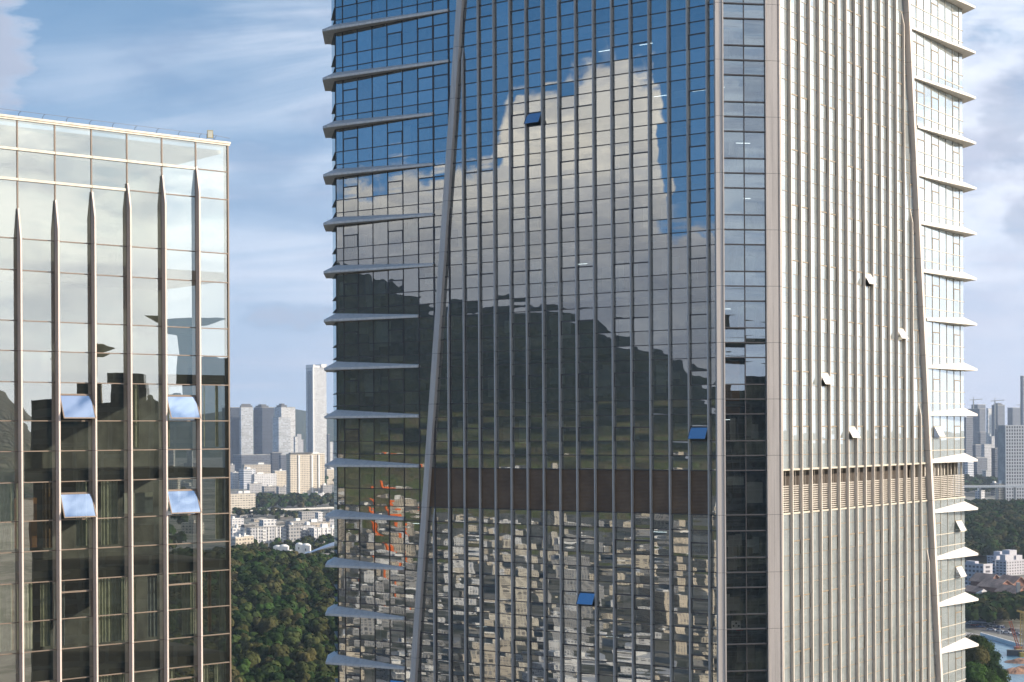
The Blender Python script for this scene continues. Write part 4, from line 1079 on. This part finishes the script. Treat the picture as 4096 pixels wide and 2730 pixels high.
bld(1040, 1046, 1090, 2086, 0, 'grey', 'grey block behind the lift tower', D=1950)
bld(1150, 1156, 1230, 2078, 0, 'grey', 'grey terrace roof behind the shaded apartment house', D=1950)
bld(1225, 1232, 1310, 2084, 0, 'beige', 'brownish terrace behind the pilastered apartment house', D=1960)
# white domed pavilions and the shell roof
def pavilion(x0, x1, ytop, yb, D, label):
    p = at((x0 + x1) / 2, yb, D); w_ = (x1 - x0) * D / F; H_ = (yb - ytop) * D / F
    o = empty('pavilion', (p.x, p.y, p.z - 6)); tag(o, label, 'pavilion')
    a = MB(); a.box(-w_/2, w_/2, -w_/2, w_/2, 0, 6 + H_ * .62); a.build('wall', M['white'], o)
    a = MB(); n1, n2 = 14, 6; R_ = w_ * .47
    for j in range(n2):
        for i in range(n1):
            t0, t1 = 2*math.pi*i/n1, 2*math.pi*(i+1)/n1; f0, f1 = math.pi/2*j/n2, math.pi/2*(j+1)/n2; zb_ = 6 + H_ * .62
            q = lambda t_, f_: (R_*math.cos(t_)*math.cos(f_), R_*math.sin(t_)*math.cos(f_), zb_ + H_*.24*math.sin(f_))
            a.quad(q(t0, f0), q(t1, f0), q(t1, f1), q(t0, f1))
    a.build('dome', M['white'], o, smooth=True)
    a = MB(); a.box(-w_*.07, w_*.07, -w_/2 - .1, -w_/2 - .02, 5.5, 6 + H_ * .22); a.build('opening', M['roof_dark'], o)
pavilion(1112, 1149, 2164, 2196, 1400, 'white domed pavilion left of the pair, with arched front')
pavilion(1090, 1120, 2168, 2190, 1440, 'smaller white pavilion partly behind the left domed one')
pavilion(1178, 1206, 2158, 2186, 1430, 'rear white domed pavilion of the right pair')
pavilion(1202, 1237, 2161, 2192, 1400, 'front white domed pavilion of the right pair')
pavilion(1140, 1170, 2188, 2206, 1330, 'lowest white dome just above the tree tops')
D = 1350
o = empty('shell_roof', at(1290, 2205, D)); tag(o, 'large pale curved shell roof behind the wood, beside the tower canopies', 'shell roof')
a = MB(); nx, ny = 24, 8
L_, Wd = 34.0, 26.0
for j in range(ny + 1):
    for i in range(nx + 1):
        s = i / nx; v = j / ny
        x = -15 + L_ * s * 1.3; top_ = 11.5 * math.sin(math.pi * .5 * min(1, s * 1.15)) ** 1.1
        a.v.append((x, (v - .35) * Wd * (.25 + s), -1 + top_ * math.cos((v - .35) * 1.9) + 1.5 * v))
for j in range(ny):
    for i in range(nx): p = j*(nx+1)+i; a.f.append((p, p+1, p+nx+2, p+nx+1))
a.build('shell', plain('shell_roof', (.68, .70, .74), .6, 0, .05), o, smooth=True)
a = MB(); a.box(-6, 25, -4, 12, -9, -1); a.build('hall_wall', M['roof_grey'], o)

# --- right strip
def crane(x, ytop, D, label, boom=28, name='tower_crane', z0=0):
    u, w = ang(x, ytop); H_ = EYE + w * D; o = empty(name, (u * D, D, z0)); tag(o, label, 'crane', 'tower cranes over the far towers')
    a = MB(); a.bar((0, 0, 0), (0, 0, H_), 3.0); a.build('mast', M['frameB'], o)
    a = MB(); a.bar((-boom * .45, 0, H_ - 1), (boom, 0, H_ + 2), 2.0); a.build('jib', M['frameB'], o)
    a = MB(); a.bar((0, 0, H_ + .1), (0, 0, H_ + 9), 1.4); a.build('peak', M['frameB'], o)
bld(3881, 3919, 3949, 1657, 0, 'darkb', 'hazy dark tower beside the tower canopies with a lit right face', 'tower', D=4800, roofs=0)
bld(3893, 3912, 3952, 1640, 0, 'darkb', 'taller hazy tower behind, topped by a crane', 'tower', D=5300, roofs=0)
bld(3950, 3954, 3978, 1656, 0, 'pale', 'pale hazy slab between two crane topped towers', 'tower', D=5400, roofs=0)
bld(3974, 3992, 4028, 1643, 0, 'darkb', 'bluish hazy tower with rounded top under a crane', 'tower', D=5000, roofs=0, crown=(.1, .8, 7))
bld(4036, 4050, 4092, 1654, 0, 'darkb', 'hazy wide tower under construction near the right edge', 'tower', D=5400, roofs=0)
bld(4091, 4093, 4140, 1527, 0, 'darkb', 'dark tall tower cut by the right edge of the picture', 'tower', D=4700, roofs=0)
crane(3895, 1619, 5300, 'thin crane on the leftmost of the hazy towers'); crane(3981, 1624, 5000, 'thin crane on the round topped hazy tower'); crane(4083, 1641, 5400, 'thin crane near the right edge')
hz = ['slim pair member', 'second slim pair member', 'short pale slab', 'stubby tower', 'low wide slab', 'narrow dark slab', 'mid blue block', 'pale column block', 'far low block', 'last mid block', 'blue hall', 'grey podium']
for i, (x0, x1, yt, kd) in enumerate(((3949, 3953, 1757, 'pale'), (3957, 3963, 1757, 'pale'), (3983, 3990, 1762, 'pale'), (3920, 3950, 1750, 'darkb'), (3964, 3982, 1768, 'greyw'), (3990, 4022, 1738, 'darkb'), (3862, 3900, 1690, 'darkb'), (3900, 3940, 1800, 'darkb'), (3935, 3978, 1800, 'greyw'), (3868, 3905, 1860, 'whiteband'), (3905, 3960, 1852, 'darkb'), (3940, 3990, 1905, 'greyw'))):
    bld(x0, x0 + 2, x1, yt, 0, kd, hz[i] + ' in the blue haze below the crane topped towers', 'building', D=4200 - 90 * i, roofs=0)
bld(3974, 3979, 4023, 1815, 0, 'dark', 'dark slab block immediately left of the white gridded tower', 'tower', D=3100, roofs=0)
bld(3970, 3976, 4012, 1955, 0, 'grey', 'low grey podium in front of the dark slab block', D=2800)
bld(3982, 3996, 4024, 1956, 0, 'cream', 'small sunlit cream house at the foot of the white gridded tower', 'house', D=2450)
bld(3912, 3916, 3942, 1985, 0, 'white', 'low pale house above the dark wooded ridge', 'house', D=2400)
# the white gridded tower, windows really recessed
D = 2450; u, w = ang(4022, 1722); H_ = EYE + w * D
gt = empty('gridded_tower', (u * D, D, 0), R(6)); tag(gt, 'white tower with a regular grid of square windows at the right edge', 'tower')
a = MB(); bw, bh = 3.85, 4.72; nc, nr = 13, 25
a.box(0.3, nc * bw + .2, .55, 30, -2, H_ - .4)
a.build('wall', M['roof_grey'], gt)
a = MB()
for i in range(nc + 1): a.box(i * bw - .1, i * bw + 1.35, 0, .54, -2, H_)
for j in range(nr + 1):
    z = H_ - 1.6 - j * bh
    for i in range(nc): a.box(i * bw + 1.351, (i + 1) * bw - .101, .02, .53, z, z + 1.6)
a.build('grid_frame', plain('grid_white', (.66, .66, .66), .8, 0, .05), gt)
rest = MB()
for j in range(nr):
    for i in range(nc):
        z1 = H_ - 1.6 - j * bh - .01; q = MB() if (i < 7 and j < 14) else rest
        q.quad((i*bw + 1.36, .50, z1 - bh + 1.62), ((i+1)*bw - .11, .50, z1 - bh + 1.62), ((i+1)*bw - .11, .50, z1), (i*bw + 1.36, .50, z1))
        if q is not rest: q.build('window', M['winD'] if 'winD' in M else M.setdefault('winD', plain('dark_window', (.16, .16, .17), .25)), gt)
rest.build('windows', M['winD'], gt)['kind'] = 'stuff'
D = 2350; p0, p1 = at(3850, 1962, D), at(3972, 1966, D)
o = empty('viaduct', (p0.x, p0.y, 0)); tag(o, 'pale elevated road in the haze above the wooded ridge on the right', 'viaduct')
a = MB(); L_ = p1.x - p0.x + 60; a.box(0, L_, 0, 9, p0.z - 3, p0.z); a.build('deck', M['white'], o)
for i in range(5): a = MB(); a.box(i * 24, i * 24 + 2, 3, 6, -1, p0.z - 3.01); a.build('column', M['concrete'], o)
# white flats in front of the ridge
def flats(xl, xm, xr, ytop, ybase, D, label, floors, bays, steps=()):
    u, w = ang(xm, ytop); z0 = max(0, EYE + ang(xm, ybase)[1] * D); H_ = EYE + w * D - z0; th = R(34)
    wd = (xr - xm) * D / F / math.cos(th); dd = (xm - xl) * D / F / math.sin(th)
    o = empty('flats', (u * D, D, z0), th); tag(o, label, 'apartment block')
    a = MB(); a.box(0, wd, 0, dd, -3, H_); a.build('wall', M['flatw'], o)
    a = MB(); a.box(-.15, wd + .15, -.15, .2, H_ + .01, H_ + .9); a.box(-.15, .2, .21, dd, H_ + .01, H_ + .9); a.build('parapet', M['flatw'], o)
    fh = H_ / floors
    for f in range(floors):
        for b in range(bays[0]):
            q = MB(); y0 = dd * (b + .22) / bays[0]; y1 = dd * (b + .78) / bays[0]; z = f * fh + fh * .28; q.box(-.06, .02, y0, y1, z, z + fh * .48); q.build('window', M['winD2'], o)
        for b in range(bays[1]):
            q = MB(); x0 = wd * (b + .25) / bays[1]; x1 = wd * (b + .7) / bays[1]; z = f * fh + fh * .28; q.box(x0, x1, -.06, .02, z, z + fh * .48); q.build('window', M['winD2'], o)
        a = MB(); a.box(-.5, -.07, dd * .02, dd * .98, f * fh + fh * .80, f * fh + fh * .92); a.build('sun_ledge', M['flatw'], o)
    for (a0, a1, b0, b1, hh) in steps:
        a = MB(); a.box(wd * a0, wd * a1, dd * b0, dd * b1, H_ + .02, H_ + hh); a.build('roof_room', M['flatw'], o)
    return o
M['flatw'] = plain('white_flats', (.48, .48, .52), .85, 0, .06, .4); M['winD2'] = plain('window_dark', (.10, .10, .12), .3)
flats(3862, 3928, 3973, 2282, 2372, 1180, 'white five storey flats, the left block with a blank end wall', 5, (6, 1), ((.1, .5, .4, .8, 2.2),))
flats(3966, 3976, 4022, 2262, 2335, 1290, 'small white flats in the middle with paired windows', 4, (1, 4), ((.2, .7, .2, .8, 3), ))
flats(3990, 4020, 4110, 2268, 2345, 1270, 'wide white flats at the right edge with stepped roof', 5, (3, 7), ((.0, .35, .1, .6, 5), (.3, .7, .2, .9, 8), (.6, .95, .1, .5, 4)))
flats(3955, 3985, 4060, 2250, 2330, 1330, 'rear white flats showing above the others', 5, (3, 6), ((.3, .6, .2, .8, 4),))
# red brown factory halls with gabled roofs
M['brick'] = plain('red_brown_wall', (.26, .13, .09), .9, 0, .25, .2); M['roofred'] = plain('weathered_roof', (.40, .25, .18), .85, 0, .35, .15); M['tin'] = plain('tin_roof', (.46, .44, .42), .6, .1, .2, .2)
def gable(x0, x1, yr, yb, D, label, th=.5, m='brick', mr='roofred', depth=17):
    p = at(x0, yb, D); w_ = (x1 - x0) * D / F / math.cos(th); H_ = (yb - yr) * D / F; z0 = max(0, p.z)
    o = empty('factory_hall', (p.x, p.y, 0), th); tag(o, label, 'hall'); e = z0 + H_ * .58; t_ = z0 + H_
    a = MB(); a.box(0, w_, 0, depth, -2, e)
    a.poly([(0, 0, e + .01), (w_, 0, e + .01), (w_/2, 0, t_)]); a.poly([(w_, depth, e + .01), (0, depth, e + .01), (w_/2, depth, t_)]); a.build('wall', M[m], o)
    a = MB(); g_ = .35
    a.hexa([(-1, -1, e - .2), (w_/2, -1, t_ + .1), (w_/2, depth + 1, t_ + .1), (-1, depth + 1, e - .2), (-1, -1, e - .2 + g_), (w_/2, -1, t_ + .1 + g_), (w_/2, depth + 1, t_ + .1 + g_), (-1, depth + 1, e - .2 + g_)])
    a.hexa([(w_/2 + .01, -1, t_ + .1), (w_ + 1, -1, e - .2), (w_ + 1, depth + 1, e - .2), (w_/2 + .01, depth + 1, t_ + .1), (w_/2 + .01, -1, t_ + .1 + g_), (w_ + 1, -1, e - .2 + g_), (w_ + 1, depth + 1, e - .2 + g_), (w_/2 + .01, depth + 1, t_ + .1 + g_)])
    a.build('roof', M[mr], o)
    for k in range(4):
        a = MB(); x = w_ * (.12 + .22 * k); a.box(x, x + w_ * .1, -.08, .02, z0 + H_ * .15, z0 + H_ * .42); a.build('window', M['winD2'], o)
gable(3950, 4010, 2322, 2392, 1110, 'red brown factory hall with a low pitched roof, leftmost'); gable(3985, 4062, 2345, 2412, 1070, 'red brown factory hall with pale striped roof in front of the white flats')
gable(4045, 4110, 2332, 2400, 1090, 'red brown factory hall with tall gable by the right edge', th=.35); gable(4060, 4120, 2372, 2430, 1040, 'brick building with a pale window near the right edge')
gable(3862, 3905, 2365, 2398, 1120, 'flat grey tin roofed shed left of the factory', m='white', mr='tin', th=.2, depth=14); gable(3880, 3950, 2388, 2440, 1045, 'white shed with a sloping tin roof next to the tower edge', m='white', mr='tin', th=-.35, depth=16)
gable(3905, 3962, 2372, 2412, 1080, 'small brown roofed workshop between sheds and factory', mr='roofred', depth=14); gable(3960, 4030, 2405, 2432, 1020, 'low open shed with a blue edge below the factory', m='concrete', mr='tin', depth=10)
a = MB(); p = at(4066, 2405, 1040); o = tag(empty('chimney', (p.x, p.y, 0)), 'square grey chimney against the brick building', 'chimney'); a.box(-1, 1, -1, 1, 0, EYE + ang(4066, 2352)[1] * 1040); a.build('shaft', M['concrete'], o)
# road, vehicles, canal
def sheet(name, pts, z, m, kind='structure'):
    a = MB(); a.poly([(x, y, z) for x, y in pts]); o = a.build(name, m); tag(o, kind=kind); return o
def gp(x, y, z=0.0):
    u, w = ang(x, y); D = (EYE - z) / -w; return (u * D, D)
M['asphalt'] = plain('asphalt', (.075, .078, .085), .9, 0, .2, .3); M['paint'] = plain('road_paint', (.6, .6, .6), .7)
def water(n):
    g = n.new('ShaderNodeNewGeometry').outputs['Position']; v = n.noise(g, .35, 4.0, .6)
    c = n.mix(n.ss(v, .35, .65), (.10, .22, .30), (.16, .30, .38)); b = n.new('ShaderNodeBump'); b.inputs['Strength'].default_value = .2; n.put(b.inputs['Height'], v)
    return princ(n, c, .25, 0, .5, b.outputs[0])
M['water'] = mat('canal_water', water)
sheet('road', [gp(3820, 2492), gp(4150, 2555), gp(4150, 2590), gp(3820, 2524)], .06, M['asphalt'])
for k in range(14):
    x = 3850 + k * 20; y = 2514 + k * 20 * .20
    sheet('lane_marking', [gp(x, y), gp(x + 8, y + 1.6), gp(x + 8, y + 2.6), gp(x, y + 1)], .08, M['paint'])
sheet('pavement', [gp(3820, 2540), gp(4150, 2612), gp(4150, 2640), gp(3820, 2562)], .10, M['concrete'])
sheet('canal_water', [gp(3925, 2572), gp(4150, 2642), gp(4150, 2700), gp(4140, 2800), gp(3965, 2800)], .12, M['water'])
a = MB(); q0, q1 = gp(3915, 2566), gp(4150, 2638); a.bar((q0[0], q0[1], 1.0), (q1[0], q1[1], 1.0), .8, 2.2); o = tag(a.build('canal_wall', M['white']), 'long pale embankment wall along the blue water', 'wall')
carcols = [(.6, .6, .62), (.55, .56, .6), (.05, .05, .06), (.35, .05, .04), (.7, .7, .7), (.1, .15, .3), (.3, .3, .32), (.65, .63, .6)]
def car(x, y, ci, bus=False, label=''):
    px_, py_ = gp(x, y); o = empty('bus' if bus else 'parked_car', (px_, py_, .1), -.55); tag(o, label, 'bus' if bus else 'car', None if bus else 'cars on the road beside the water')
    L_, Wd_, H_ = (11, 2.5, 3.0) if bus else (4.5, 1.8, 1.45); m = M.setdefault('car%d' % ci, plain('car_paint', carcols[ci], .3, .1))
    a = MB(); a.box(-L_/2, L_/2, -Wd_/2, Wd_/2, .3, H_ * (.55 if not bus else .4)); a.build('body', m, o)
    a = MB(); k = .28 if not bus else .48
    a.hexa([(-L_*k*1.25, -Wd_*.47, H_*.555), (L_*k, -Wd_*.47, H_*.555), (L_*k, Wd_*.47, H_*.555), (-L_*k*1.25, Wd_*.47, H_*.555), (-L_*k, -Wd_*.42, H_), (L_*k*.7, -Wd_*.42, H_), (L_*k*.7, Wd_*.42, H_), (-L_*k, Wd_*.42, H_)]) if not bus else a.box(-L_*.49, L_*.49, -Wd_*.49, Wd_*.49, H_*.401, H_*.78)
    a.build('cabin', M['winD2'], o)
    if bus: a = MB(); a.box(-L_/2, L_/2, -Wd_/2, Wd_/2, H_*.781, H_); a.build('roof', m, o)
    for sx in (-.3, .3):
        for sy in (-1, 1):
            a = MB(); n_ = 10
            for i in range(n_):
                t0, t1 = 2*math.pi*i/n_, 2*math.pi*(i+1)/n_; cxx = sx * L_
                a.quad((cxx + .33*math.cos(t0), sy*Wd_/2 - .1, .33 + .33*math.sin(t0)), (cxx + .33*math.cos(t1), sy*Wd_/2 - .1, .33 + .33*math.sin(t1)), (cxx + .33*math.cos(t1), sy*Wd_/2 + .05, .33 + .33*math.sin(t1)), (cxx + .33*math.cos(t0), sy*Wd_/2 + .05, .33 + .33*math.sin(t0)))
            a.poly([(sx*L_ + .33*math.cos(2*math.pi*i/n_), sy*(Wd_/2 + .05), .33 + .33*math.sin(2*math.pi*i/n_)) for i in range(n_)]); a.build('wheel', M['joint'], o)
cn = [('white', 4), ('silver', 0), ('black', 2), ('grey', 6), ('white', 7), ('dark blue', 5), ('red', 3), ('silver', 1)]
places = [(3868, 2502), (3884, 2512), (3898, 2508), (3935, 2524), (3968, 2529), (3992, 2534), (3890, 2524), (3956, 2543), (3990, 2549), (4018, 2556), (4040, 2545), (4060, 2563), (3874, 2519), (3915, 2531)]
ordn = ['first', 'second', 'third', 'fourth', 'fifth', 'sixth', 'seventh', 'eighth', 'ninth', 'tenth', 'eleventh', 'twelfth', 'thirteenth', 'fourteenth']
order = sorted(range(len(places)), key=lambda i: places[i][0])
for i, (x, y) in enumerate(places):
    nm, ci = cn[i % 8]; car(x, y, ci, False, '%s car on the road beside the water, %s from the left' % (nm, ordn[order.index(i)]))
car(3918, 2515, 1, True, 'long pale bus on the road beside the water')
for i, (x, yb, yt) in enumerate(((3878, 2520, 2470), (3962, 2490, 2446), (3986, 2494, 2447), (3969, 2520, 2484), (3992, 2560, 2524))):
    q = gp(x, yb); D = q[1]; o = empty('street_lamp', (q[0], q[1], 0)); H_ = EYE + ang(x, yt)[1] * D
    tag(o, 'slim street lamp by the road near the water, %s from the left' % ['first', 'second', 'fourth', 'third', 'last'][i], 'street lamp', 'street lamps'); a = MB(); a.bar((0, 0, 0), (0, 0, H_), .22); a.build('pole', M['white'], o); a = MB(); a.bar((0, 0, H_), (2.2, 0, H_ + .3), .25); a.build('lamp_head', M['white'], o)
# piling rigs
M['rigy'] = plain('rig_yellow', (.48, .32, .08), .5, .1); M['rigr'] = plain('rig_red', (.42, .12, .06), .5, .1)
def lattice(p, q, w, m, parent, name, n=14):
    a = MB(); p, q = Vector(p), Vector(q); d = (q - p).normalized(); u_ = d.cross(Vector((0, 1, 0))).normalized() * w / 2; v_ = d.cross(u_).normalized() * w / 2
    cs = [u_ + v_, u_ - v_, -u_ - v_, -u_ + v_]
    for c in cs: a.bar(p + c, q + c, .16)
    for i in range(n):
        for k in range(4):
            a.bar(p + (q - p) * (i / n) + cs[k], p + (q - p) * ((i + 1) / n) + cs[(k + 1) % 4], .10)
    a.build(name, m, parent)
q = gp(4077, 2640); D = q[1]; o = empty('piling_rig', (q[0], q[1], 0)); tag(o, 'tall yellow piling mast standing by the blue water', 'piling rig')
Ht = EYE + ang(4080, 2472)[1] * D; lattice((0, 0, 1.5), (.3, 0, Ht), 1.3, M['rigy'], o, 'mast'); a = MB(); a.bar((-2.2, 0, Ht + .9), (1.6, 0, Ht - .1), .9); a.bar((1.6, 0, Ht), (2.6, 0, Ht + .7), .7); a.build('mast_head', M['rigy'], o); a = MB(); a.box(-2.5, 2.5, -2, 2, 0, 2.4); a.build('cab', M['rigy'], o)
o = empty('crawler_crane', (q[0] + .5, q[1] + 6, 0)); tag(o, 'red crawler crane with its lattice boom leaning left by the blue water', 'crane')
tp = at(4032, 2506, D + 6); lattice((0, 0, 2), (tp.x - q[0] - .5, 0, tp.z), 1.1, M['rigr'], o, 'boom', 12); a = MB(); a.box(-2, 3, -1.8, 1.8, .6, 3); a.build('cab', M['rigr'], o); a = MB(); a.box(-2.6, 3.2, -2.2, -1.2, 0, .6); a.box(-2.6, 3.2, 1.2, 2.2, 0, .6); a.build('tracks', M['joint'], o)
o = empty('piling_rig', (gp(4090, 2650)[0], gp(4090, 2650)[1], 0)); tag(o, 'second pale piling mast leaning at the right edge', 'piling rig'); tp = at(4100, 2530, gp(4090, 2650)[1])
lattice((-1, 0, 0), (tp.x - o.location.x, 0, tp.z), 1.0, M['frameB'], o, 'mast', 12); a = MB(); a.box(-2.5, 2, -1.5, 1.5, 0, 2.2); a.build('cab', M['rigy'], o)
bq = gp(4052, 2645); a = MB(); a.box(-4, 4, -1.3, 1.3, 0, 2.6); oo = a.build('site_container', M['roof_dark'], None, loc=(bq[0], bq[1], .2), rot=-.3); tag(oo, 'dark site container standing in the shallow blue water', 'container')
M['soil'] = plain('red_soil', (.30, .17, .11), .95, 0, .4, .5)
def mound(x, y, w_, h_, label):
    q = gp(x, y); a = MB(); nx = 22; ny = 14
    for j in range(ny + 1):
        for i in range(nx + 1):
            X, Y = (i/nx - .5) * w_, (j/ny - .5) * w_ * .6; r_ = min(1, math.hypot(X / (w_/2), Y / (w_*.3)))
            a.v.append((X, Y, h_ * (1 - r_**2) * (.8 + .5 * HN(X * 9, Y * 9, 25)) + .35 * HN(X*40+x, Y*40, 30) - .3))
    for j in range(ny):
        for i in range(nx): p = j*(nx+1)+i; a.f.append((p, p+1, p+nx+2, p+nx+1))
    o = a.build('soil_heap', M['soil'], loc=(q[0], q[1], .1)); tag(o, label, 'soil heap')
mound(4082, 2672, 20, 2.2, 'upper heap of red brown earth by the piling rigs'); mound(4092, 2700, 16, 1.8, 'middle heap of red brown earth at the right edge'); mound(4052, 2712, 22, 2.2, 'lowest heap of red brown earth beside the water')
# big trees close by on the right, and the wood in front of the ridge
bigp = []
for k in range(3):
    V = leaf_cloud(np.random.default_rng(200 + k), 5.6, 9.5, 5200, .26, lobes=34); V[:, 2] += 10.5; bigp.append(mesh_np('tree_crown', V, [M['leafO']]))
big = [(3878, 2562, 640), (3915, 2590, 620), (3945, 2630, 610), (3893, 2620, 600), (3965, 2672, 600), (3920, 2668, 590), (3880, 2680, 580), (3948, 2712, 590), (3982, 2715, 600), (3905, 2735, 575), (3868, 2640, 600), (3935, 2760, 570)]
sm = ['topmost', 'second from the top', 'on the right shoulder', 'in the middle', 'at the far right edge', 'below the middle', 'against the tower edge, lower', 'low right', 'lowest on the right', 'bottom left', 'against the tower edge, upper', 'bottom middle']
for i, (x, y, D) in enumerate(big):
    p = at(x, y, D); s = .92 + .2 * random.random()
    tree(p.x, p.y, p.z - 15.5 * s, s, 'large sunlit broadleaf tree right of the tower, ' + sm[i], 'large trees right of the tower', mesh=random.choice(bigp))
hillmesh('tree_bank', 12, 12, lambda i, j: ((.235 + .075 * i) * (520 + 180 * j), 520 + 180 * j), lambda x, y, i, j: 26 * max(0, math.sin(math.pi * min(1, max(0, j * .9 + .1)))) * max(0, 1 - i ** 2 * 1.3) - 1.5, M['ffloor'])

# the rest of the plain, hidden by the two buildings in the photograph: one mass of town and woods
FMT['town'] = fm((.46, .44, .41), (.15, .15, .16), 3.6, 3.3)
for nm_, kd in (('town', 'town'), ('town', 'greyw')):
    a = MB()
    for _ in range(230):
        D = random.uniform(1500, 5200); k = random.choice((random.uniform(-.55, -.185), random.uniform(-.092, .255), random.uniform(.33, .6)))
        if D < 2150 and k > .1: continue
        x = k * D; w_, d_ = random.uniform(14, 40), random.uniform(12, 22); h_ = random.choice((12, 18, 20, 26, 34, 60)) * (1 + (D > 3800) * random.random())
        a.box(x - w_/2, x + w_/2, D - d_/2, D + d_/2, -1, h_); a.box(x - w_*.2, x + w_*.1, D - 3, D + 3, h_ + .01, h_ + 3)
    o = a.build(nm_, FMT[kd]); tag(o, 'mass of town blocks spreading behind the two glass buildings', 'town', kind='stuff')
pts = []
for _ in range(1500):
    D = random.uniform(1100, 3300); k = random.choice((random.uniform(-.5, -.19), random.uniform(-.088, .23), random.uniform(.35, .55))); pts.append((k * D, D))
o = forest_stuff(pts, flat, 'woods', nq=110, q=1.2, s0=1.2, s1=2.4); tag(o, 'scattered woods on the plain behind the two glass buildings', 'trees')

# ================================================================== THE CITY THE GLASS MIRRORS (behind and beside the photographer)
def mirror_block(x, y, w_, d_, h_, rot, kind):
    o = empty('building', (x, y, 0), rot); tag(o, 'pale apartment or office block of the town mirrored in the lower tower glass', 'building', 'blocks mirrored in the tower glass')
    a = MB(); a.box(-w_/2, w_/2, -d_/2, d_/2, -1, h_); a.build('wall', FMT[kind], o)
    a = MB(); a.box(-w_*.2, w_*.1, -d_*.2, d_*.2, h_ + .01, h_ + 3); a.build('roof_room', M['white'], o)
for r in (330, 420, 520, 640, 780, 940, 1120, 1320, 1550):
    step = 42 / r
    aa = R(147)
    while aa < R(178):
        t_ = -aa; x, y = TO[0] + r * math.cos(t_) , TO[1] + r * math.sin(t_)
        if random.random() < .74:
            mirror_block(x + random.uniform(-9, 9), y + random.uniform(-9, 9), random.choice((14, 20, 28, 40, 60)), random.uniform(12, 24), random.choice((12, 18, 22, 30, 38, 46)) * (.6 + r / 2200), random.uniform(-.4, .4) + t_, random.choice(('cream', 'warm', 'creamv', 'white', 'beige', 'cream', 'grey')))
        aa += step * random.uniform(.8, 1.3)
def mushroom(loc, rot, w_, d_, h_, label, tops=True):
    o = empty('building', loc, rot); tag(o, label, 'building')
    a = MB(); a.box(-w_/2, w_/2, -d_/2, d_/2, -1, h_); a.build('wall', FMT['dglass'], o)
    if tops:
        for (x, s, hh) in ((-w_*.36, 2.2, 6), (-w_*.08, 3.0, 10), (w_*.26, 2.4, 8)):
            a = MB(); a.box(x - s*.4, x + s*.4, -1, 1, h_ + .01, h_ + hh); a.build('roof_stalk', M['beigew'], o)
            a = MB(); n_ = 16
            for i in range(n_):
                t0, t1 = 2*math.pi*i/n_, 2*math.pi*(i+1)/n_; R_ = s * 1.7
                q = lambda r_, z, t_: (x + r_*math.cos(t_), r_*math.sin(t_), z)
                a.quad(q(R_*.5, h_+hh+.01, t0), q(R_*.5, h_+hh+.01, t1), q(R_, h_+hh+1.1, t1), q(R_, h_+hh+1.1, t0)); a.quad(q(R_, h_+hh+1.1, t0), q(R_, h_+hh+1.1, t1), q(0, h_+hh+1.5, t1), q(0, h_+hh+1.5, t0))
            a.build('roof_dish', M['beigew'], o)
    return o
M['beigew'] = plain('warm_stone', (.14, .13, .10), .7)
FMT['dglass'] = fm((.050, .060, .060), (.018, .024, .026), 3.0, 4.0, (.08, .92), (.15, .85), rough=.4)
mush = mushroom((128, 27, 0), R(72), 46, 14, 114, 'dark dish topped building mirrored in the lower panes of the left glass block')
a = MB(); a.box(-3, 23, -6.5, 6.5, 114.05, 119); a.box(10, 23, -6.4, 6.4, 119.05, 123.5); a.box(-14, -9, -3, 3, 114.05, 117.5); a.build('upper_storeys', FMT['dglass'], mush)
mushroom((112, -66, 0), R(28), 34, 30, 120, 'dark dish topped tower mirrored in the narrow corner face of the office tower')
# orange crane mirrored in the lower left panes


# orange crane mirrored in the lower left panes
M['orange'] = plain('orange_paint', (.75, .16, .03), .5)
ocx, ocy = -1230.0, -175.0
o = empty('orange_crane', (ocx, ocy, 0), R(75)); tag(o, 'bright orange crane mirrored in the lower left panes of the office tower', 'crane')
a = MB(); a.bar((-6, 0, 0), (2, 0, 46), 4.5); a.build('mast', M['orange'], o)
a = MB(); a.bar((2.3, 0, 44), (9, 0, 60), 3.0); a.box(-5, 4, -3, 3, 46.5, 55); a.build('jib', M['orange'], o)
a = MB(); a.box(-10, -1, -4, 4, 0, 8); a.build('base', M['orange'], o)

# ================================================================== HAZE
a = MB(); a.box(-4600, 4600, -3900, 9600, -6, 560)
hz_o = a.build('haze', None); tag(hz_o, kind='stuff')
hm = bpy.data.materials.new('haze_air'); hm.use_nodes = True; t = hm.node_tree; t.nodes.clear(); n = N(t)
pv = n.new('ShaderNodeVolumePrincipled'); pv.inputs['Color'].default_value = (0.64, 0.79, 1.0, 1); pv.inputs['Density'].default_value = 6.0e-5; pv.inputs['Anisotropy'].default_value = 0.25
o_ = n.new('ShaderNodeOutputMaterial'); t.links.new(pv.outputs[0], o_.inputs['Volume'])
hm.cycles.homogeneous_volume = True if hasattr(hm.cycles, 'homogeneous_volume') else False
hz_o.data.materials.append(hm)
